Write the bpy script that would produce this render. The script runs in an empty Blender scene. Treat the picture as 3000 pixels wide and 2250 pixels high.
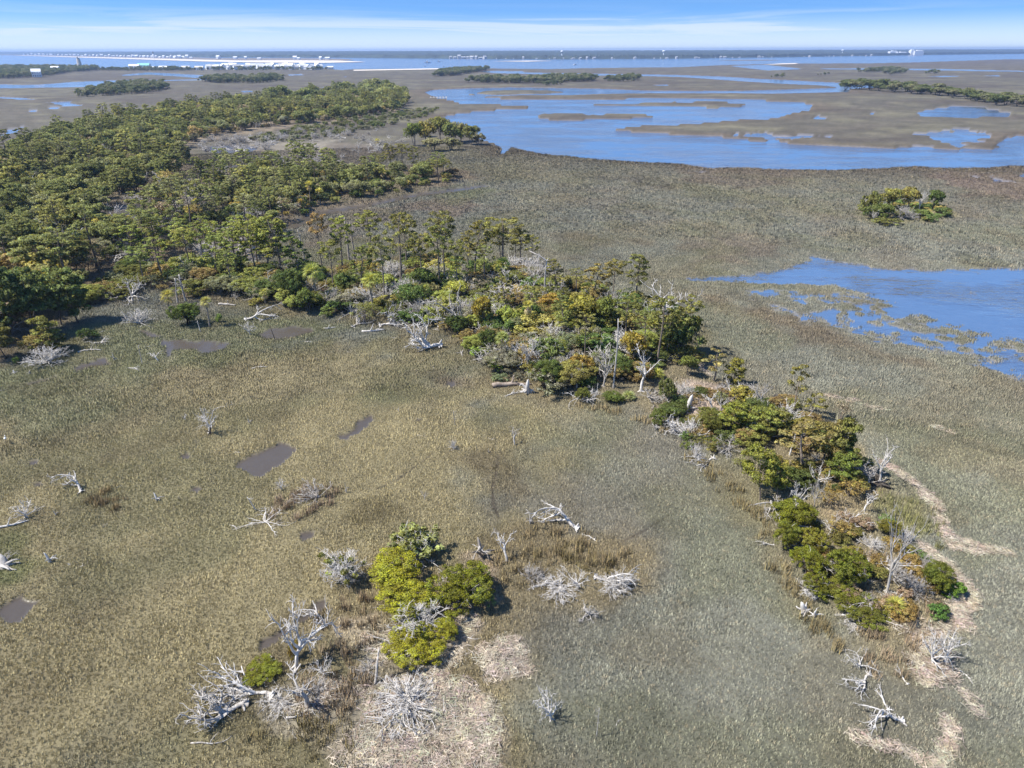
import bpy, math, random, os
import numpy as np
from mathutils import Matrix, Vector

SC = bpy.context.scene
COL = SC.collection
R = math.radians

# ------------------------------------------------------------------ camera
F, CX, CY, CAMH = 2082.0, 1500.0, 1125.0, 45.0
PITCH = math.atan((1125 - 146) / F)
ROLL = R(0.15)
_f = np.array([0, math.cos(PITCH), -math.sin(PITCH)])
_r0 = np.array([1.0, 0, 0]); _u0 = np.array([0, math.sin(PITCH), math.cos(PITCH)])
_r = math.cos(ROLL) * _r0 - math.sin(ROLL) * _u0
_u = math.cos(ROLL) * _u0 + math.sin(ROLL) * _r0
cam = bpy.data.cameras.new('camera')
cam.sensor_width = 36.0; cam.lens = 36.0 * F / 3000.0
cam.clip_start = 1.0; cam.clip_end = 60000.0
camo = bpy.data.objects.new('camera', cam); COL.objects.link(camo)
camo.matrix_world = Matrix(((_r[0], _u[0], -_f[0], 0), (_r[1], _u[1], -_f[1], 0), (_r[2], _u[2], -_f[2], CAMH), (0, 0, 0, 1)))
SC.camera = camo

# ------------------------------------------------------------------ sky, sun, exposure
SUN_EL, SUN_AZ = R(54), R(262)          # azimuth clockwise from the view direction
w = bpy.data.worlds.new('World'); SC.world = w; w.use_nodes = True
nt = w.node_tree; nt.nodes.clear()
def N(t, kind, **kw):
    n = t.nodes.new(kind)
    for k, v in kw.items(): setattr(n, k, v)
    return n
def math_node(t, op, a, b=None, c=None, clamp=False):
    n = N(t, 'ShaderNodeMath', operation=op); n.use_clamp = clamp
    for i, v in enumerate((a, b, c)):
        if v is None: continue
        if isinstance(v, (int, float)): n.inputs[i].default_value = v
        else: t.links.new(v, n.inputs[i])
    return n.outputs[0]
def mixcol(t, fac, a, b, blend='MIX'):
    n = N(t, 'ShaderNodeMix', data_type='RGBA', blend_type=blend)
    for s, v in ((0, fac), (6, a), (7, b)):
        if isinstance(v, (int, float)): n.inputs[s].default_value = v
        elif isinstance(v, tuple): n.inputs[s].default_value = (*v, 1) if len(v) == 3 else v
        else: t.links.new(v, n.inputs[s])
    return n.outputs[2]
def maprange(t, v, a, b, c, d, smooth=True):
    n = N(t, 'ShaderNodeMapRange'); n.interpolation_type = 'SMOOTHSTEP' if smooth else 'LINEAR'
    t.links.new(v, n.inputs[0])
    for i, q in enumerate((a, b, c, d)): n.inputs[i + 1].default_value = q
    return n.outputs[0]
geo = N(nt, 'ShaderNodeTexCoord')
sep = N(nt, 'ShaderNodeSeparateXYZ'); nt.links.new(geo.outputs['Generated'], sep.inputs[0])
zz = math_node(nt, 'MAXIMUM', sep.outputs[2], 0.0)
# the sky deepens quickly above the horizon, as in clear dry spring air
z2 = math_node(nt, 'ADD', math_node(nt, 'MULTIPLY', math_node(nt, 'SUBTRACT', 1.0, math_node(nt, 'POWER', 2.71828, math_node(nt, 'MULTIPLY', zz, -28.0))), 0.24), math_node(nt, 'ADD', math_node(nt, 'MULTIPLY', math_node(nt, 'POWER', zz, 2.5), 0.76), 0.02))
comb = N(nt, 'ShaderNodeCombineXYZ')
nt.links.new(sep.outputs[0], comb.inputs[0]); nt.links.new(sep.outputs[1], comb.inputs[1]); nt.links.new(z2, comb.inputs[2])
nrm = N(nt, 'ShaderNodeVectorMath', operation='NORMALIZE'); nt.links.new(comb.outputs[0], nrm.inputs[0])
sky = N(nt, 'ShaderNodeTexSky', sky_type='NISHITA'); sky.sun_disc = False
sky.sun_elevation = SUN_EL; sky.sun_rotation = SUN_AZ
sky.altitude = 0; sky.air_density = 1.0; sky.dust_density = 0.3; sky.ozone_density = 2.0
nt.links.new(nrm.outputs[0], sky.inputs[0])
# thin cirrus: long streaks low over the horizon, sparse veils higher up
cx = math_node(nt, 'DIVIDE', sep.outputs[0], math_node(nt, 'ADD', math_node(nt, 'ABSOLUTE', sep.outputs[1]), 0.25))
cc = N(nt, 'ShaderNodeCombineXYZ'); nt.links.new(math_node(nt, 'MULTIPLY', cx, 3.0), cc.inputs[0]); nt.links.new(math_node(nt, 'MULTIPLY', sep.outputs[2], 60.0), cc.inputs[1])
nt.links.new(sep.outputs[1], cc.inputs[2])
cn = N(nt, 'ShaderNodeTexNoise'); cn.inputs['Scale'].default_value = 1.0; cn.inputs['Detail'].default_value = 6.0; cn.inputs['Roughness'].default_value = 0.55; cn.inputs['Distortion'].default_value = 0.6
nt.links.new(cc.outputs[0], cn.inputs['Vector'])
low = maprange(nt, zz, 0.004, 0.046, 1.0, 0.0)
wisps = math_node(nt, 'MULTIPLY', maprange(nt, cn.outputs[0], 0.42, 0.62, 0.0, 0.85), math_node(nt, 'ADD', math_node(nt, 'MULTIPLY', maprange(nt, zz, 0.022, 0.05, 1.0, 0.0), 0.92), 0.06))
hz = math_node(nt, 'MULTIPLY', low, 0.85)
fac = math_node(nt, 'MAXIMUM', wisps, hz)
SKYGAIN = (0.60, 0.92, 1.30)
skc = mixcol(nt, 1.0, sky.outputs[0], SKYGAIN, 'MULTIPLY')
cloud = mixcol(nt, fac, skc, (5.6, 6.4, 7.5))
bg = N(nt, 'ShaderNodeBackground'); bg.inputs['Strength'].default_value = 0.076
out = N(nt, 'ShaderNodeOutputWorld')
nt.links.new(cloud, bg.inputs['Color']); nt.links.new(bg.outputs[0], out.inputs[0])

sl = bpy.data.lights.new('sun', 'SUN'); sl.energy = 4.4; sl.angle = R(0.53); sl.color = (1.0, 0.955, 0.88)
so = bpy.data.objects.new('sun', sl); COL.objects.link(so)
sdir = Vector((math.sin(SUN_AZ) * math.cos(SUN_EL), math.cos(SUN_AZ) * math.cos(SUN_EL), math.sin(SUN_EL)))
so.rotation_euler = sdir.to_track_quat('Z', 'Y').to_euler()
SC.view_settings.view_transform = 'Standard'; SC.view_settings.look = 'None'
SC.view_settings.exposure = 0.9; SC.view_settings.gamma = 1.0; SC.view_settings.use_curve_mapping = False
SC.render.engine = 'CYCLES'
cy = SC.cycles
cy.max_bounces = 5; cy.diffuse_bounces = 2; cy.glossy_bounces = 2; cy.transmission_bounces = 2; cy.transparent_max_bounces = 6; cy.volume_bounces = 0
cy.use_denoising = True
cy.caustics_reflective = False; cy.caustics_refractive = False

# ------------------------------------------------------------------ helpers
def ray(px, py):
    return _f * F + _r * (px - CX) + _u * (CY - py)
def G(px, py, z=0.0):
    d = ray(px, py); t = (z - CAMH) / d[2]
    return np.array([d[0] * t, d[1] * t, z])
def mpp(px, py):
    return -CAMH / ray(px, py)[2]
def proj(x, y, z=0.0):
    x = np.asarray(x, float); y = np.asarray(y, float); z = np.asarray(z, float) - CAMH
    d = x * _f[0] + y * _f[1] + z * _f[2]
    d = np.where(d < 1, 1, d)
    return CX + F * (x * _r[0] + y * _r[1] + z * _r[2]) / d, CY - F * (x * _u[0] + y * _u[1] + z * _u[2]) / d
def tall(px, pyb, pyt, pxt=None):
    g = G(px, pyb); d = ray(px if pxt is None else pxt, pyt)
    return CAMH + g[1] / d[1] * d[2]
def GP(poly): return np.array([G(a, b)[:2] for a, b in poly])

def _hash(xi, yi, seed):
    n = (xi.astype(np.int64) * 374761393 + yi.astype(np.int64) * 668265263 + seed * 1442695041) & 0xffffffff
    n = ((n ^ (n >> 13)) * 1274126177) & 0xffffffff
    n = (n ^ (n >> 16)) & 0xffffffff
    return n / 4294967295.0
def vnoise(x, y, seed=0):
    x = np.asarray(x, float); y = np.asarray(y, float); x, y = .8 * x + .6 * y, .8 * y - .6 * x
    xi = np.floor(x); yi = np.floor(y); fx = x - xi; fy = y - yi
    fx = fx * fx * (3 - 2 * fx); fy = fy * fy * (3 - 2 * fy)
    a = _hash(xi, yi, seed); b = _hash(xi + 1, yi, seed); c = _hash(xi, yi + 1, seed); d = _hash(xi + 1, yi + 1, seed)
    return (a * (1 - fx) + b * fx) * (1 - fy) + (c * (1 - fx) + d * fx) * fy
def fbm(x, y, seed=0, o=4):
    s = 0; a = 0.5; t = 0
    for i in range(o):
        s = s + a * vnoise(x * 2 ** i + 17.3 * i, y * 2 ** i - 9.1 * i, seed + i); t += a; a *= 0.5
    return s / t
def sstep(a, b, x):
    t = np.clip((x - a) / (b - a), 0, 1); return t * t * (3 - 2 * t)
def sdf(poly, x, y, margin=60.0):
    """signed distance, positive inside; -margin where far away"""
    out = np.full(x.shape, -float(margin))
    mn = poly.min(0) - margin; mx = poly.max(0) + margin
    m = (x > mn[0]) & (x < mx[0]) & (y > mn[1]) & (y < mx[1])
    if not m.any(): return out
    X = x[m]; Y = y[m]; best = np.full(X.shape, 1e18); inside = np.zeros(X.shape, bool)
    n = len(poly)
    for i in range(n):
        ax, ay = poly[i]; bx, by = poly[(i + 1) % n]
        ex, ey = bx - ax, by - ay
        L = ex * ex + ey * ey + 1e-12
        t = np.clip(((X - ax) * ex + (Y - ay) * ey) / L, 0, 1)
        dx = X - ax - t * ex; dy = Y - ay - t * ey
        best = np.minimum(best, dx * dx + dy * dy)
        c = (ay > Y) != (by > Y)
        if c.any():
            xi = ax + (Y - ay) * ex / (ey if abs(ey) > 1e-12 else 1e-12)
            inside ^= c & (X < xi)
    d = np.sqrt(best)
    out[m] = np.maximum(np.where(inside, d, -d), -margin)
    return out
def linesd(pts, x, y, margin=30.0):
    out = np.full(x.shape, float(margin))
    mn = pts.min(0) - margin; mx = pts.max(0) + margin
    m = (x > mn[0]) & (x < mx[0]) & (y > mn[1]) & (y < mx[1])
    if not m.any(): return out
    X = x[m]; Y = y[m]; best = np.full(X.shape, 1e18)
    for i in range(len(pts) - 1):
        ax, ay = pts[i]; ex, ey = pts[i + 1] - pts[i]
        t = np.clip(((X - ax) * ex + (Y - ay) * ey) / (ex * ex + ey * ey + 1e-12), 0, 1)
        best = np.minimum(best, (X - ax - t * ex) ** 2 + (Y - ay - t * ey) ** 2)
    out[m] = np.minimum(np.sqrt(best), margin)
    return out

# ------------------------------------------------------------------ object bookkeeping
def link(o, parent=None):
    COL.objects.link(o)
    if parent is not None: o.parent = parent
    return o
def tag(o, label=None, cat=None, group=None, kind=None):
    if label: o['label'] = label
    if cat: o['category'] = cat
    if group: o['group'] = group
    if kind: o['kind'] = kind
    return o
def thing(name, label, cat, loc=(0, 0, 0), rz=0.0, scale=(1, 1, 1), group=None, tilt=(0, 0)):
    o = bpy.data.objects.new(name, None); link(o)
    o.empty_display_size = 0.3
    o.location = loc; o.rotation_euler = (tilt[0], tilt[1], rz); o.scale = scale
    return tag(o, label, cat, group)
def part(name, mesh, parent, color=None, kind=None, loc=None, rot=None, scale=None):
    o = bpy.data.objects.new(name, mesh); link(o, parent)
    if color is not None: o.color = (*color, 1)
    if loc is not None: o.location = loc
    if rot is not None: o.rotation_euler = rot
    if scale is not None: o.scale = scale
    if kind: o['kind'] = kind
    return o

# ------------------------------------------------------------------ materials
def newmat(name):
    m = bpy.data.materials.new(name); m.use_nodes = True
    t = m.node_tree; t.nodes.clear()
    o = N(t, 'ShaderNodeOutputMaterial')
    return m, t, o
def noise(t, scale, detail=3.0, vec=None, rough=0.55):
    n = N(t, 'ShaderNodeTexNoise'); n.inputs['Scale'].default_value = scale; n.inputs['Detail'].default_value = detail; n.inputs['Roughness'].default_value = rough
    if vec is not None: t.links.new(vec, n.inputs['Vector'])
    return n.outputs[0]
def scalecol(t, col, f):
    n = N(t, 'ShaderNodeVectorMath', operation='SCALE'); t.links.new(col, n.inputs[0])
    if isinstance(f, (int, float)): n.inputs['Scale'].default_value = f
    else: t.links.new(f, n.inputs['Scale'])
    return n.outputs[0]
def tint(t, inst):
    if inst:
        a = N(t, 'ShaderNodeAttribute', attribute_type='INSTANCER', attribute_name='col'); return a.outputs['Color']
    return N(t, 'ShaderNodeObjectInfo').outputs['Color']
def leafmat(name, inst=False, trans=0.36, spread=0.8, gain=1.85, upn=0.0):
    m, t, o = newmat(name)
    c = tint(t, inst)
    g = N(t, 'ShaderNodeNewGeometry'); isl = g.outputs['Random Per Island']
    tc = N(t, 'ShaderNodeTexCoord')
    n1 = noise(t, 0.55, 2.0, tc.outputs['Object'])
    v = math_node(t, 'MULTIPLY', maprange(t, isl, 0, 1, 1 - spread * 0.5, 1 + spread * 0.5, False), maprange(t, n1, 0.3, 0.7, 0.72 * gain, 1.28 * gain))
    if name != 'grass_blades': c = mixcol(t, maprange(t, noise(t, 0.9, 3.0, tc.outputs['Object']), .45, .68, 0.0, 0.38), c, (.135, .148, .050))
    hs = N(t, 'ShaderNodeHueSaturation'); t.links.new(c, hs.inputs['Color'])
    t.links.new(maprange(t, n1, 0.3, 0.7, 0.487, 0.513), hs.inputs['Hue'])
    t.links.new(maprange(t, isl, 0, 1, 0.82, 1.1, False), hs.inputs['Saturation'])
    t.links.new(v, hs.inputs['Value'])
    d = N(t, 'ShaderNodeBsdfDiffuse'); t.links.new(hs.outputs[0], d.inputs[0])
    if upn:   # blades lean every way: shade the sward by its mean upward slope
        va = N(t, 'ShaderNodeVectorMath', operation='SCALE'); t.links.new(g.outputs['Normal'], va.inputs[0]); va.inputs['Scale'].default_value = 1 - upn
        vb = N(t, 'ShaderNodeVectorMath', operation='ADD'); t.links.new(va.outputs[0], vb.inputs[0]); vb.inputs[1].default_value = (0, 0, upn)
        vc = N(t, 'ShaderNodeVectorMath', operation='NORMALIZE'); t.links.new(vb.outputs[0], vc.inputs[0]); t.links.new(vc.outputs[0], d.inputs['Normal'])
    tr = N(t, 'ShaderNodeBsdfTranslucent'); t.links.new(mixcol(t, 1.0, hs.outputs[0], (1.25, 1.15, 0.6), 'MULTIPLY'), tr.inputs[0])
    mx = N(t, 'ShaderNodeMixShader'); mx.inputs[0].default_value = trans
    t.links.new(d.outputs[0], mx.inputs[1]); t.links.new(tr.outputs[0], mx.inputs[2]); t.links.new(mx.outputs[0], o.inputs[0])
    return m
def woodmat(name, c1, c2, inst=False, scale=3.0, useobj=True):
    m, t, o = newmat(name)
    tc = N(t, 'ShaderNodeTexCoord')
    mp = N(t, 'ShaderNodeMapping'); mp.inputs['Scale'].default_value = (1, 1, 0.35); t.links.new(tc.outputs['Object'], mp.inputs[0])
    n = noise(t, scale, 4.0, mp.outputs[0], 0.65)
    c = mixcol(t, maprange(t, n, 0.35, 0.65, 0, 1), c1, c2)
    if useobj and not inst: c = mixcol(t, 1.0, c, N(t, 'ShaderNodeObjectInfo').outputs['Color'], 'MULTIPLY')
    d = N(t, 'ShaderNodeBsdfPrincipled'); d.inputs['Roughness'].default_value = 0.9; d.inputs['Specular IOR Level'].default_value = 0.2
    t.links.new(c, d.inputs['Base Color'])
    b = N(t, 'ShaderNodeBump'); b.inputs['Strength'].default_value = 0.5; b.inputs['Distance'].default_value = 0.05
    t.links.new(n, b.inputs['Height']); t.links.new(b.outputs[0], d.inputs['Normal'])
    t.links.new(d.outputs[0], o.inputs[0])
    return m
def plainmat(name, col, rough=0.8, var=0.15, scale=0.6, useobj=False, coord='Object'):
    m, t, o = newmat(name)
    tc = N(t, 'ShaderNodeTexCoord'); n = noise(t, scale, 4.0, tc.outputs[coord])
    f = maprange(t, n, 0.3, 0.7, 1 - var, 1 + var)
    if useobj: base = N(t, 'ShaderNodeObjectInfo').outputs['Color']
    else:
        rg = N(t, 'ShaderNodeRGB'); rg.outputs[0].default_value = (*col, 1); base = rg.outputs[0]
    d = N(t, 'ShaderNodeBsdfPrincipled'); d.inputs['Roughness'].default_value = rough; d.inputs['Specular IOR Level'].default_value = 0.3
    t.links.new(scalecol(t, base, f), d.inputs['Base Color']); t.links.new(d.outputs[0], o.inputs[0])
    return m
LEAF = leafmat('foliage'); LEAFI = leafmat('foliage_far', inst=True, upn=.4)
GRASS = leafmat('grass_blades', inst=True, trans=0.10, spread=0.5, gain=1.0, upn=.62)
DEAD = woodmat('bleached_wood', (0.60, 0.58, 0.55), (0.36, 0.335, 0.305))
BARK = woodmat('bark', (0.13, 0.105, 0.085), (0.23, 0.20, 0.17))
BARKI = woodmat('bark_far', (0.13, 0.105, 0.085), (0.23, 0.20, 0.17), inst=True)
PALMBARK = woodmat('palm_bark', (0.30, 0.26, 0.21), (0.19, 0.16, 0.13), scale=6)

# ------------------------------------------------------------------ mesh building
class MB:
    def __init__(s): s.v = []; s.f = []
    def tube(s, pts, rad, k=5, cap=True):
        pts = np.asarray(pts, float); n = len(pts); b = len(s.v)
        tang = np.gradient(pts, axis=0); tang /= np.linalg.norm(tang, axis=1)[:, None] + 1e-9
        ref = np.array([0.31, 0.77, 0.55]); 
        a1 = np.cross(tang, ref); a1 /= np.linalg.norm(a1, axis=1)[:, None] + 1e-9
        a2 = np.cross(tang, a1)
        ang = np.arange(k) * 2 * math.pi / k
        ring = pts[:, None, :] + np.asarray(rad)[:, None, None] * (np.cos(ang)[None, :, None] * a1[:, None, :] + np.sin(ang)[None, :, None] * a2[:, None, :])
        s.v.extend(map(tuple, ring.reshape(-1, 3)))
        for i in range(n - 1):
            for j in range(k):
                j2 = (j + 1) % k
                s.f.append((b + i * k + j, b + i * k + j2, b + (i + 1) * k + j2, b + (i + 1) * k + j))
        if cap:
            s.f.append(tuple(b + (n - 1) * k + j for j in range(k)))
    def box(s, c, h, rz=0.0):
        b = len(s.v); ca, sa = math.cos(rz), math.sin(rz)
        for dz in (-1, 1):
            for dx, dy in ((-1, -1), (1, -1), (1, 1), (-1, 1)):
                x, y = dx * h[0], dy * h[1]
                s.v.append((c[0] + x * ca - y * sa, c[1] + x * sa + y * ca, c[2] + dz * h[2]))
        for q in ((0, 3, 2, 1), (4, 5, 6, 7), (0, 1, 5, 4), (1, 2, 6, 5), (2, 3, 7, 6), (3, 0, 4, 7)):
            s.f.append(tuple(b + i for i in q))
    def poly(s, pts):
        b = len(s.v); s.v.extend([tuple(p) for p in pts]); s.f.append(tuple(range(b, b + len(pts))))
    def lathe(s, prof, k=12, c=(0, 0)):
        b = len(s.v); n = len(prof)
        for r_, z in prof:
            for j in range(k):
                a = 2 * math.pi * (j + 0.5) / k; s.v.append((c[0] + r_ * math.cos(a), c[1] + r_ * math.sin(a), z))
        for i in range(n - 1):
            for j in range(k):
                j2 = (j + 1) % k; s.f.append((b + i * k + j, b + i * k + j2, b + (i + 1) * k + j2, b + (i + 1) * k + j))
        s.f.append(tuple(b + (n - 1) * k + j for j in range(k)))
    def build(s, name, mat, smooth=True, xf=None):
        me = bpy.data.meshes.new(name)
        v = np.array(s.v, float)
        if xf is not None: v = xf(v)
        me.from_pydata(v.tolist(), [], s.f); me.materials.append(mat)
        if smooth: me.polygons.foreach_set('use_smooth', [True] * len(me.polygons))
        me.update(); return me
def tri_mesh(name, V, mat, normals=None, faces=None):
    """V: (n,3,3) loose triangles"""
    n = len(V); me = bpy.data.meshes.new(name)
    me.vertices.add(n * 3); me.vertices.foreach_set('co', V.reshape(-1).astype(np.float32))
    me.loops.add(n * 3); me.loops.foreach_set('vertex_index', np.arange(n * 3, dtype=np.int32))
    me.polygons.add(n); me.polygons.foreach_set('loop_start', np.arange(0, n * 3, 3, dtype=np.int32))
    me.polygons.foreach_set('loop_total', np.full(n, 3, np.int32))
    me.materials.append(mat); me.update(calc_edges=True)
    if normals is not None:
        me.polygons.foreach_set('use_smooth', [True] * n)
        me.normals_split_custom_set_from_vertices(np.repeat(normals, 3, 0).tolist())
    return me
def unit(a): return a / (np.linalg.norm(a, axis=-1, keepdims=True) + 1e-9)
def leaves(rng, C, Rad, per, size, up=0.35, fill=0.55):
    """leaf triangles round clump centres C (n,3) with radii Rad (n,3)"""
    n = len(C); idx = np.repeat(np.arange(n), per)
    d = unit(rng.normal(size=(len(idx), 3))); d[:, 2] = np.where(rng.random(len(idx)) < up, np.abs(d[:, 2]), d[:, 2])
    r = fill + (1 - fill) * rng.random(len(idx)) ** 0.5
    r *= 0.85 + 0.3 * rng.random(len(idx))
    P = C[idx] + d * r[:, None] * Rad[idx]
    O = unit(d / Rad[idx])
    nn = unit(O + 0.9 * rng.normal(size=O.shape))
    u = unit(np.cross(nn, rng.normal(size=O.shape))); v = np.cross(nn, u)
    s = size * (0.6 + 0.8 * rng.random(len(idx)))[:, None]
    T = np.stack([P + s * u, P - 0.55 * s * u + 0.62 * s * v, P - 0.55 * s * u - 0.62 * s * v], 1)
    return T, unit(O + 0.45 * rng.normal(size=O.shape) + np.array([0, 0, 0.25]))
def wander(rng, p, d, L, n, wob, up=0.0):
    pts = [np.array(p, float)]; d = np.array(d, float); d /= np.linalg.norm(d) + 1e-9
    for i in range(n):
        d = d + rng.normal(size=3) * wob + np.array([0, 0, up]); d /= np.linalg.norm(d) + 1e-9
        pts.append(pts[-1] + d * L / n)
    return np.array(pts)
def at(pts, t):
    f = t * (len(pts) - 1); i = min(int(f), len(pts) - 2); return pts[i] + (pts[i + 1] - pts[i]) * (f - i)

# ================================================================== the ground: outlines read off the photograph, laid on the marsh plane
RIVER = [(1244,271),(1271,263),(1393,258),(1497,256),(1633,258),(1769,260),(1881,265),(2000,266),(2167,266),(2271,263),(2362,260),(2452,257),
 (2400,251),(2300,247),(2200,241),(2100,234),(2000,227),(1904,224),(1669,221),(1565,218),(1452,215),(1407,211),(1420,208),(1533,208),(1536,212),(1640,214),(1746,216),
 (1904,218),(2000,220),(2113,224),(2226,231),(2316,235),(2407,240),(2497,244),(2592,249),(2583,256),(2490,262),(2484,271),(2362,274),(2271,276),(2136,275),
 (2000,275),(1859,275),(1746,277),(1678,280),(1520,281),(1396,286),(1497,292),(1769,292),(2000,289),(2158,292),(2271,297),(2353,302),(2377,310),(2371,322),(2316,333),
 (2267,349),(2190,350),(2090,360),(2000,366),(1881,370),(1791,379),(1859,387),(2000,396),(2104,401),(2226,416),(2271,411),(2303,421),(2407,428),(2542,435),(2678,434),
 (2768,439),(2859,437),(2949,437),(2913,423),(2949,403),(3000,396),(3250,382),(3350,500),(3000,493),(2972,492),(2881,497),(2768,499),(2678,494),(2497,503),(2316,504),
 (2113,497),(2081,500),(2000,487),(1769,475),(1588,455),(1497,437),(1470,459),(1468,435),(1448,421),(1420,414),(1398,398),(1316,382),(1285,367),(1284,353),(1307,340),
 (1362,331),(1452,324),(1542,319),(1570,314),(1497,309),(1384,303),(1348,302),(1316,292),(1271,283),(1253,274)]
ISLES = [[(1393,274),(1429,267),(1497,265),(1601,266),(1655,271),(1601,274),(1452,278)], [(1583,315),(1600,312),(1617,315),(1600,318)],
 [(1574,344),(1583,335),(1655,334),(1769,336),(1814,333),(1904,337),(1956,340),(1881,346),(1769,350),(1655,353),(1633,357),(1588,349)],
 [(1726,306),(1850,303),(2000,299),(2113,298),(2185,306),(2172,312),(2090,318),(2000,312),(1904,312),(1769,311)], [(1929,297),(1980,294),(2040,295),(1980,298)],
 [(1370,277),(1390,276),(1388,279)], [(2185,352),(2260,351),(2310,345),(2290,352)]]
PONDS = [  # outline, depth, edge softness, noise amplitude, noise period
 ([(2687,328),(2791,312),(2881,317),(2958,333),(2954,344),(2836,344),(2759,340),(2723,344),(2698,342)], .8, 1.5, 2, 12),
 ([(2375,342),(2400,340),(2425,349),(2385,351)], .6, 1.2, 1.5, 8), ([(2547,336),(2556,331),(2566,338)], .6, 1, 1, 6),
 ([(2678,394),(2805,380),(2886,387),(2904,401),(2850,416),(2814,430),(2746,416)], .25, 3.0, 9, 5),
 ([(2104,394),(2235,389),(2294,398),(2475,398),(2407,405),(2300,409),(2244,407),(2180,400)], .25, 3.0, 8, 5),
 ([(2650,428),(2720,426),(2760,433),(2700,437)], .3, 2, 4, 5),
 ([(2034,509),(2068,504),(2076,507),(2044,513)], .4, .8, .8, 4), ([(2891,511),(2922,525),(2990,543),(2904,536)], .4, 1, 1.2, 4), ([(2841,518),(2868,520),(2862,527)], .25, 1, 2.5, 3),
 ([(2976,518),(3000,507),(3100,500),(3100,530),(2990,524)], .4, 1, 1, 4),
 ([(0,247),(59,249),(115,248),(217,240),(325,236),(384,234),(475,235),(583,232),(690,228),(685,231),(579,236),(400,239),(375,238),(325,247),(253,256),(136,258),(0,260),(-200,262),(-200,248)], .9, 3, 4, 25),
 ([(353,220),(434,212),(570,219),(690,226),(690,229),(574,229),(520,224),(497,223),(440,219),(362,223)], .9, 3, 4, 25),
 ([(0,284),(77,287),(110,294),(60,293),(0,289),(-100,288)], .4, 3, 5, 10), ([(131,299),(203,298),(235,308),(181,317),(90,327),(136,319),(180,309)], .4, 3, 6, 10),
 ([(14,389),(60,372),(80,370),(50,388),(20,398)], .4, 2, 4, 6), ([(-60,400),(0,396),(16,388),(20,400),(-40,410)], .4, 2, 4, 6),
 ([(705,267),(735,265),(745,270),(715,272)], .5, 3, 3, 10), ([(841,218),(886,217),(890,221),(850,222)], .5, 4, 4, 15), ([(877,262),(905,259),(900,264)], .5, 3, 3, 10), ([(930,257),(965,254),(960,258)], .5, 3, 3, 10),
 ([(2398,201),(2600,200),(2800,203),(3000,208),(3200,212),(3200,214),(3000,211),(2700,206),(2420,203)], .8, 6, 8, 60),
 ([(2140,193),(2240,190),(2330,199),(2350,203),(2250,207),(2235,205),(2160,197)], .8, 6, 8, 60),
 ([(2720,224),(2780,222),(2830,224),(2760,227)], .5, 6, 10, 30), ([(2880,222),(2930,220),(2935,226)], .5, 6, 10, 30), ([(1900,250),(1960,247),(1955,253)], .5, 4, 6, 20),
 ([(1000,226),(1015,224),(1018,227)], .5, 4, 4, 20), ([(1640,184),(1900,180),(2000,197),(1700,198)], .5, 5, 5, 60)]
# the flooded flat on the right: open water, then water standing between the tufts
FLAT_OPEN = [(1990,812),(2136,807),(2294,785),(2348,762),(2375,748),(2429,757),(2520,769),(2588,782),(2701,787),(2836,782),(3000,780),(3500,775),(3500,1120),(3000,1010),(2900,985),(2790,955),(2680,925),(2600,890),(2540,868),(2452,847),(2271,838),(2136,834),(2000,824)]
FLAT_SOFT = [(2180,852),(2452,847),(2560,860),(3000,960),(3500,1050),(3500,1260),(3000,1120),(2820,1065),(2640,1015),(2480,970),(2370,930),(2280,890)]
MUDPOOLS = [  # dark mud with a skin of water, seen steeply
 [(0,1781),(72,1741),(105,1770),(65,1824),(36,1831),(0,1813),(-80,1800)], [(700,1353),(755,1333),(820,1300),(868,1311),(868,1325),(820,1370),(763,1410),(734,1398),(694,1372)],
 [(993,1278),(1043,1260),(1052,1233),(1088,1217),(1106,1233),(1072,1256),(1039,1276),(1023,1294),(996,1288)], [(877,1568),(905,1553),(946,1553),(920,1575),(890,1588)],
 [(750,1905),(775,1875),(850,1835),(930,1770),(962,1752),(950,1785),(880,1840),(800,1890),(760,1920)],
 [(466,999),(521,997),(600,1000),(680,1008),(651,1028),(600,1046),(582,1026),(506,1028),(492,1046),(482,1017)], [(213,1090),(231,1071),(307,1048),(322,1068),(260,1082),(221,1097)],
 [(69,1129),(120,1112),(166,1100),(174,1107),(110,1127),(80,1133)], [(759,980),(803,963),(853,957),(918,963),(918,977),(853,992),(781,997)], [(1300,1122),(1325,1112),(1352,1122),(1325,1136)],
 [(530,1340),(552,1334),(556,1346),(535,1350)], [(88,1358),(105,1350),(115,1358),(98,1366)], [(105,1420),(125,1412),(138,1424),(112,1430)],
 [(590,432),(690,424),(760,432),(740,450),(650,455),(600,446)], [(640,492),(690,486),(700,494),(650,500)], [(250,640),(330,610),(420,600),(430,650),(330,660)], [(680,690),(740,690),(760,730),(700,760)],
 [(2270,1160),(2320,1165),(2300,1185),(2260,1175)], [(405,968),(440,972),(470,990),(430,990)], [(560,1425),(590,1432),(575,1450)]]
CREEK = [(850,668),(917,633),(1026,614),(1116,598),(1206,578),(1315,563),(1416,549)]
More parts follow.
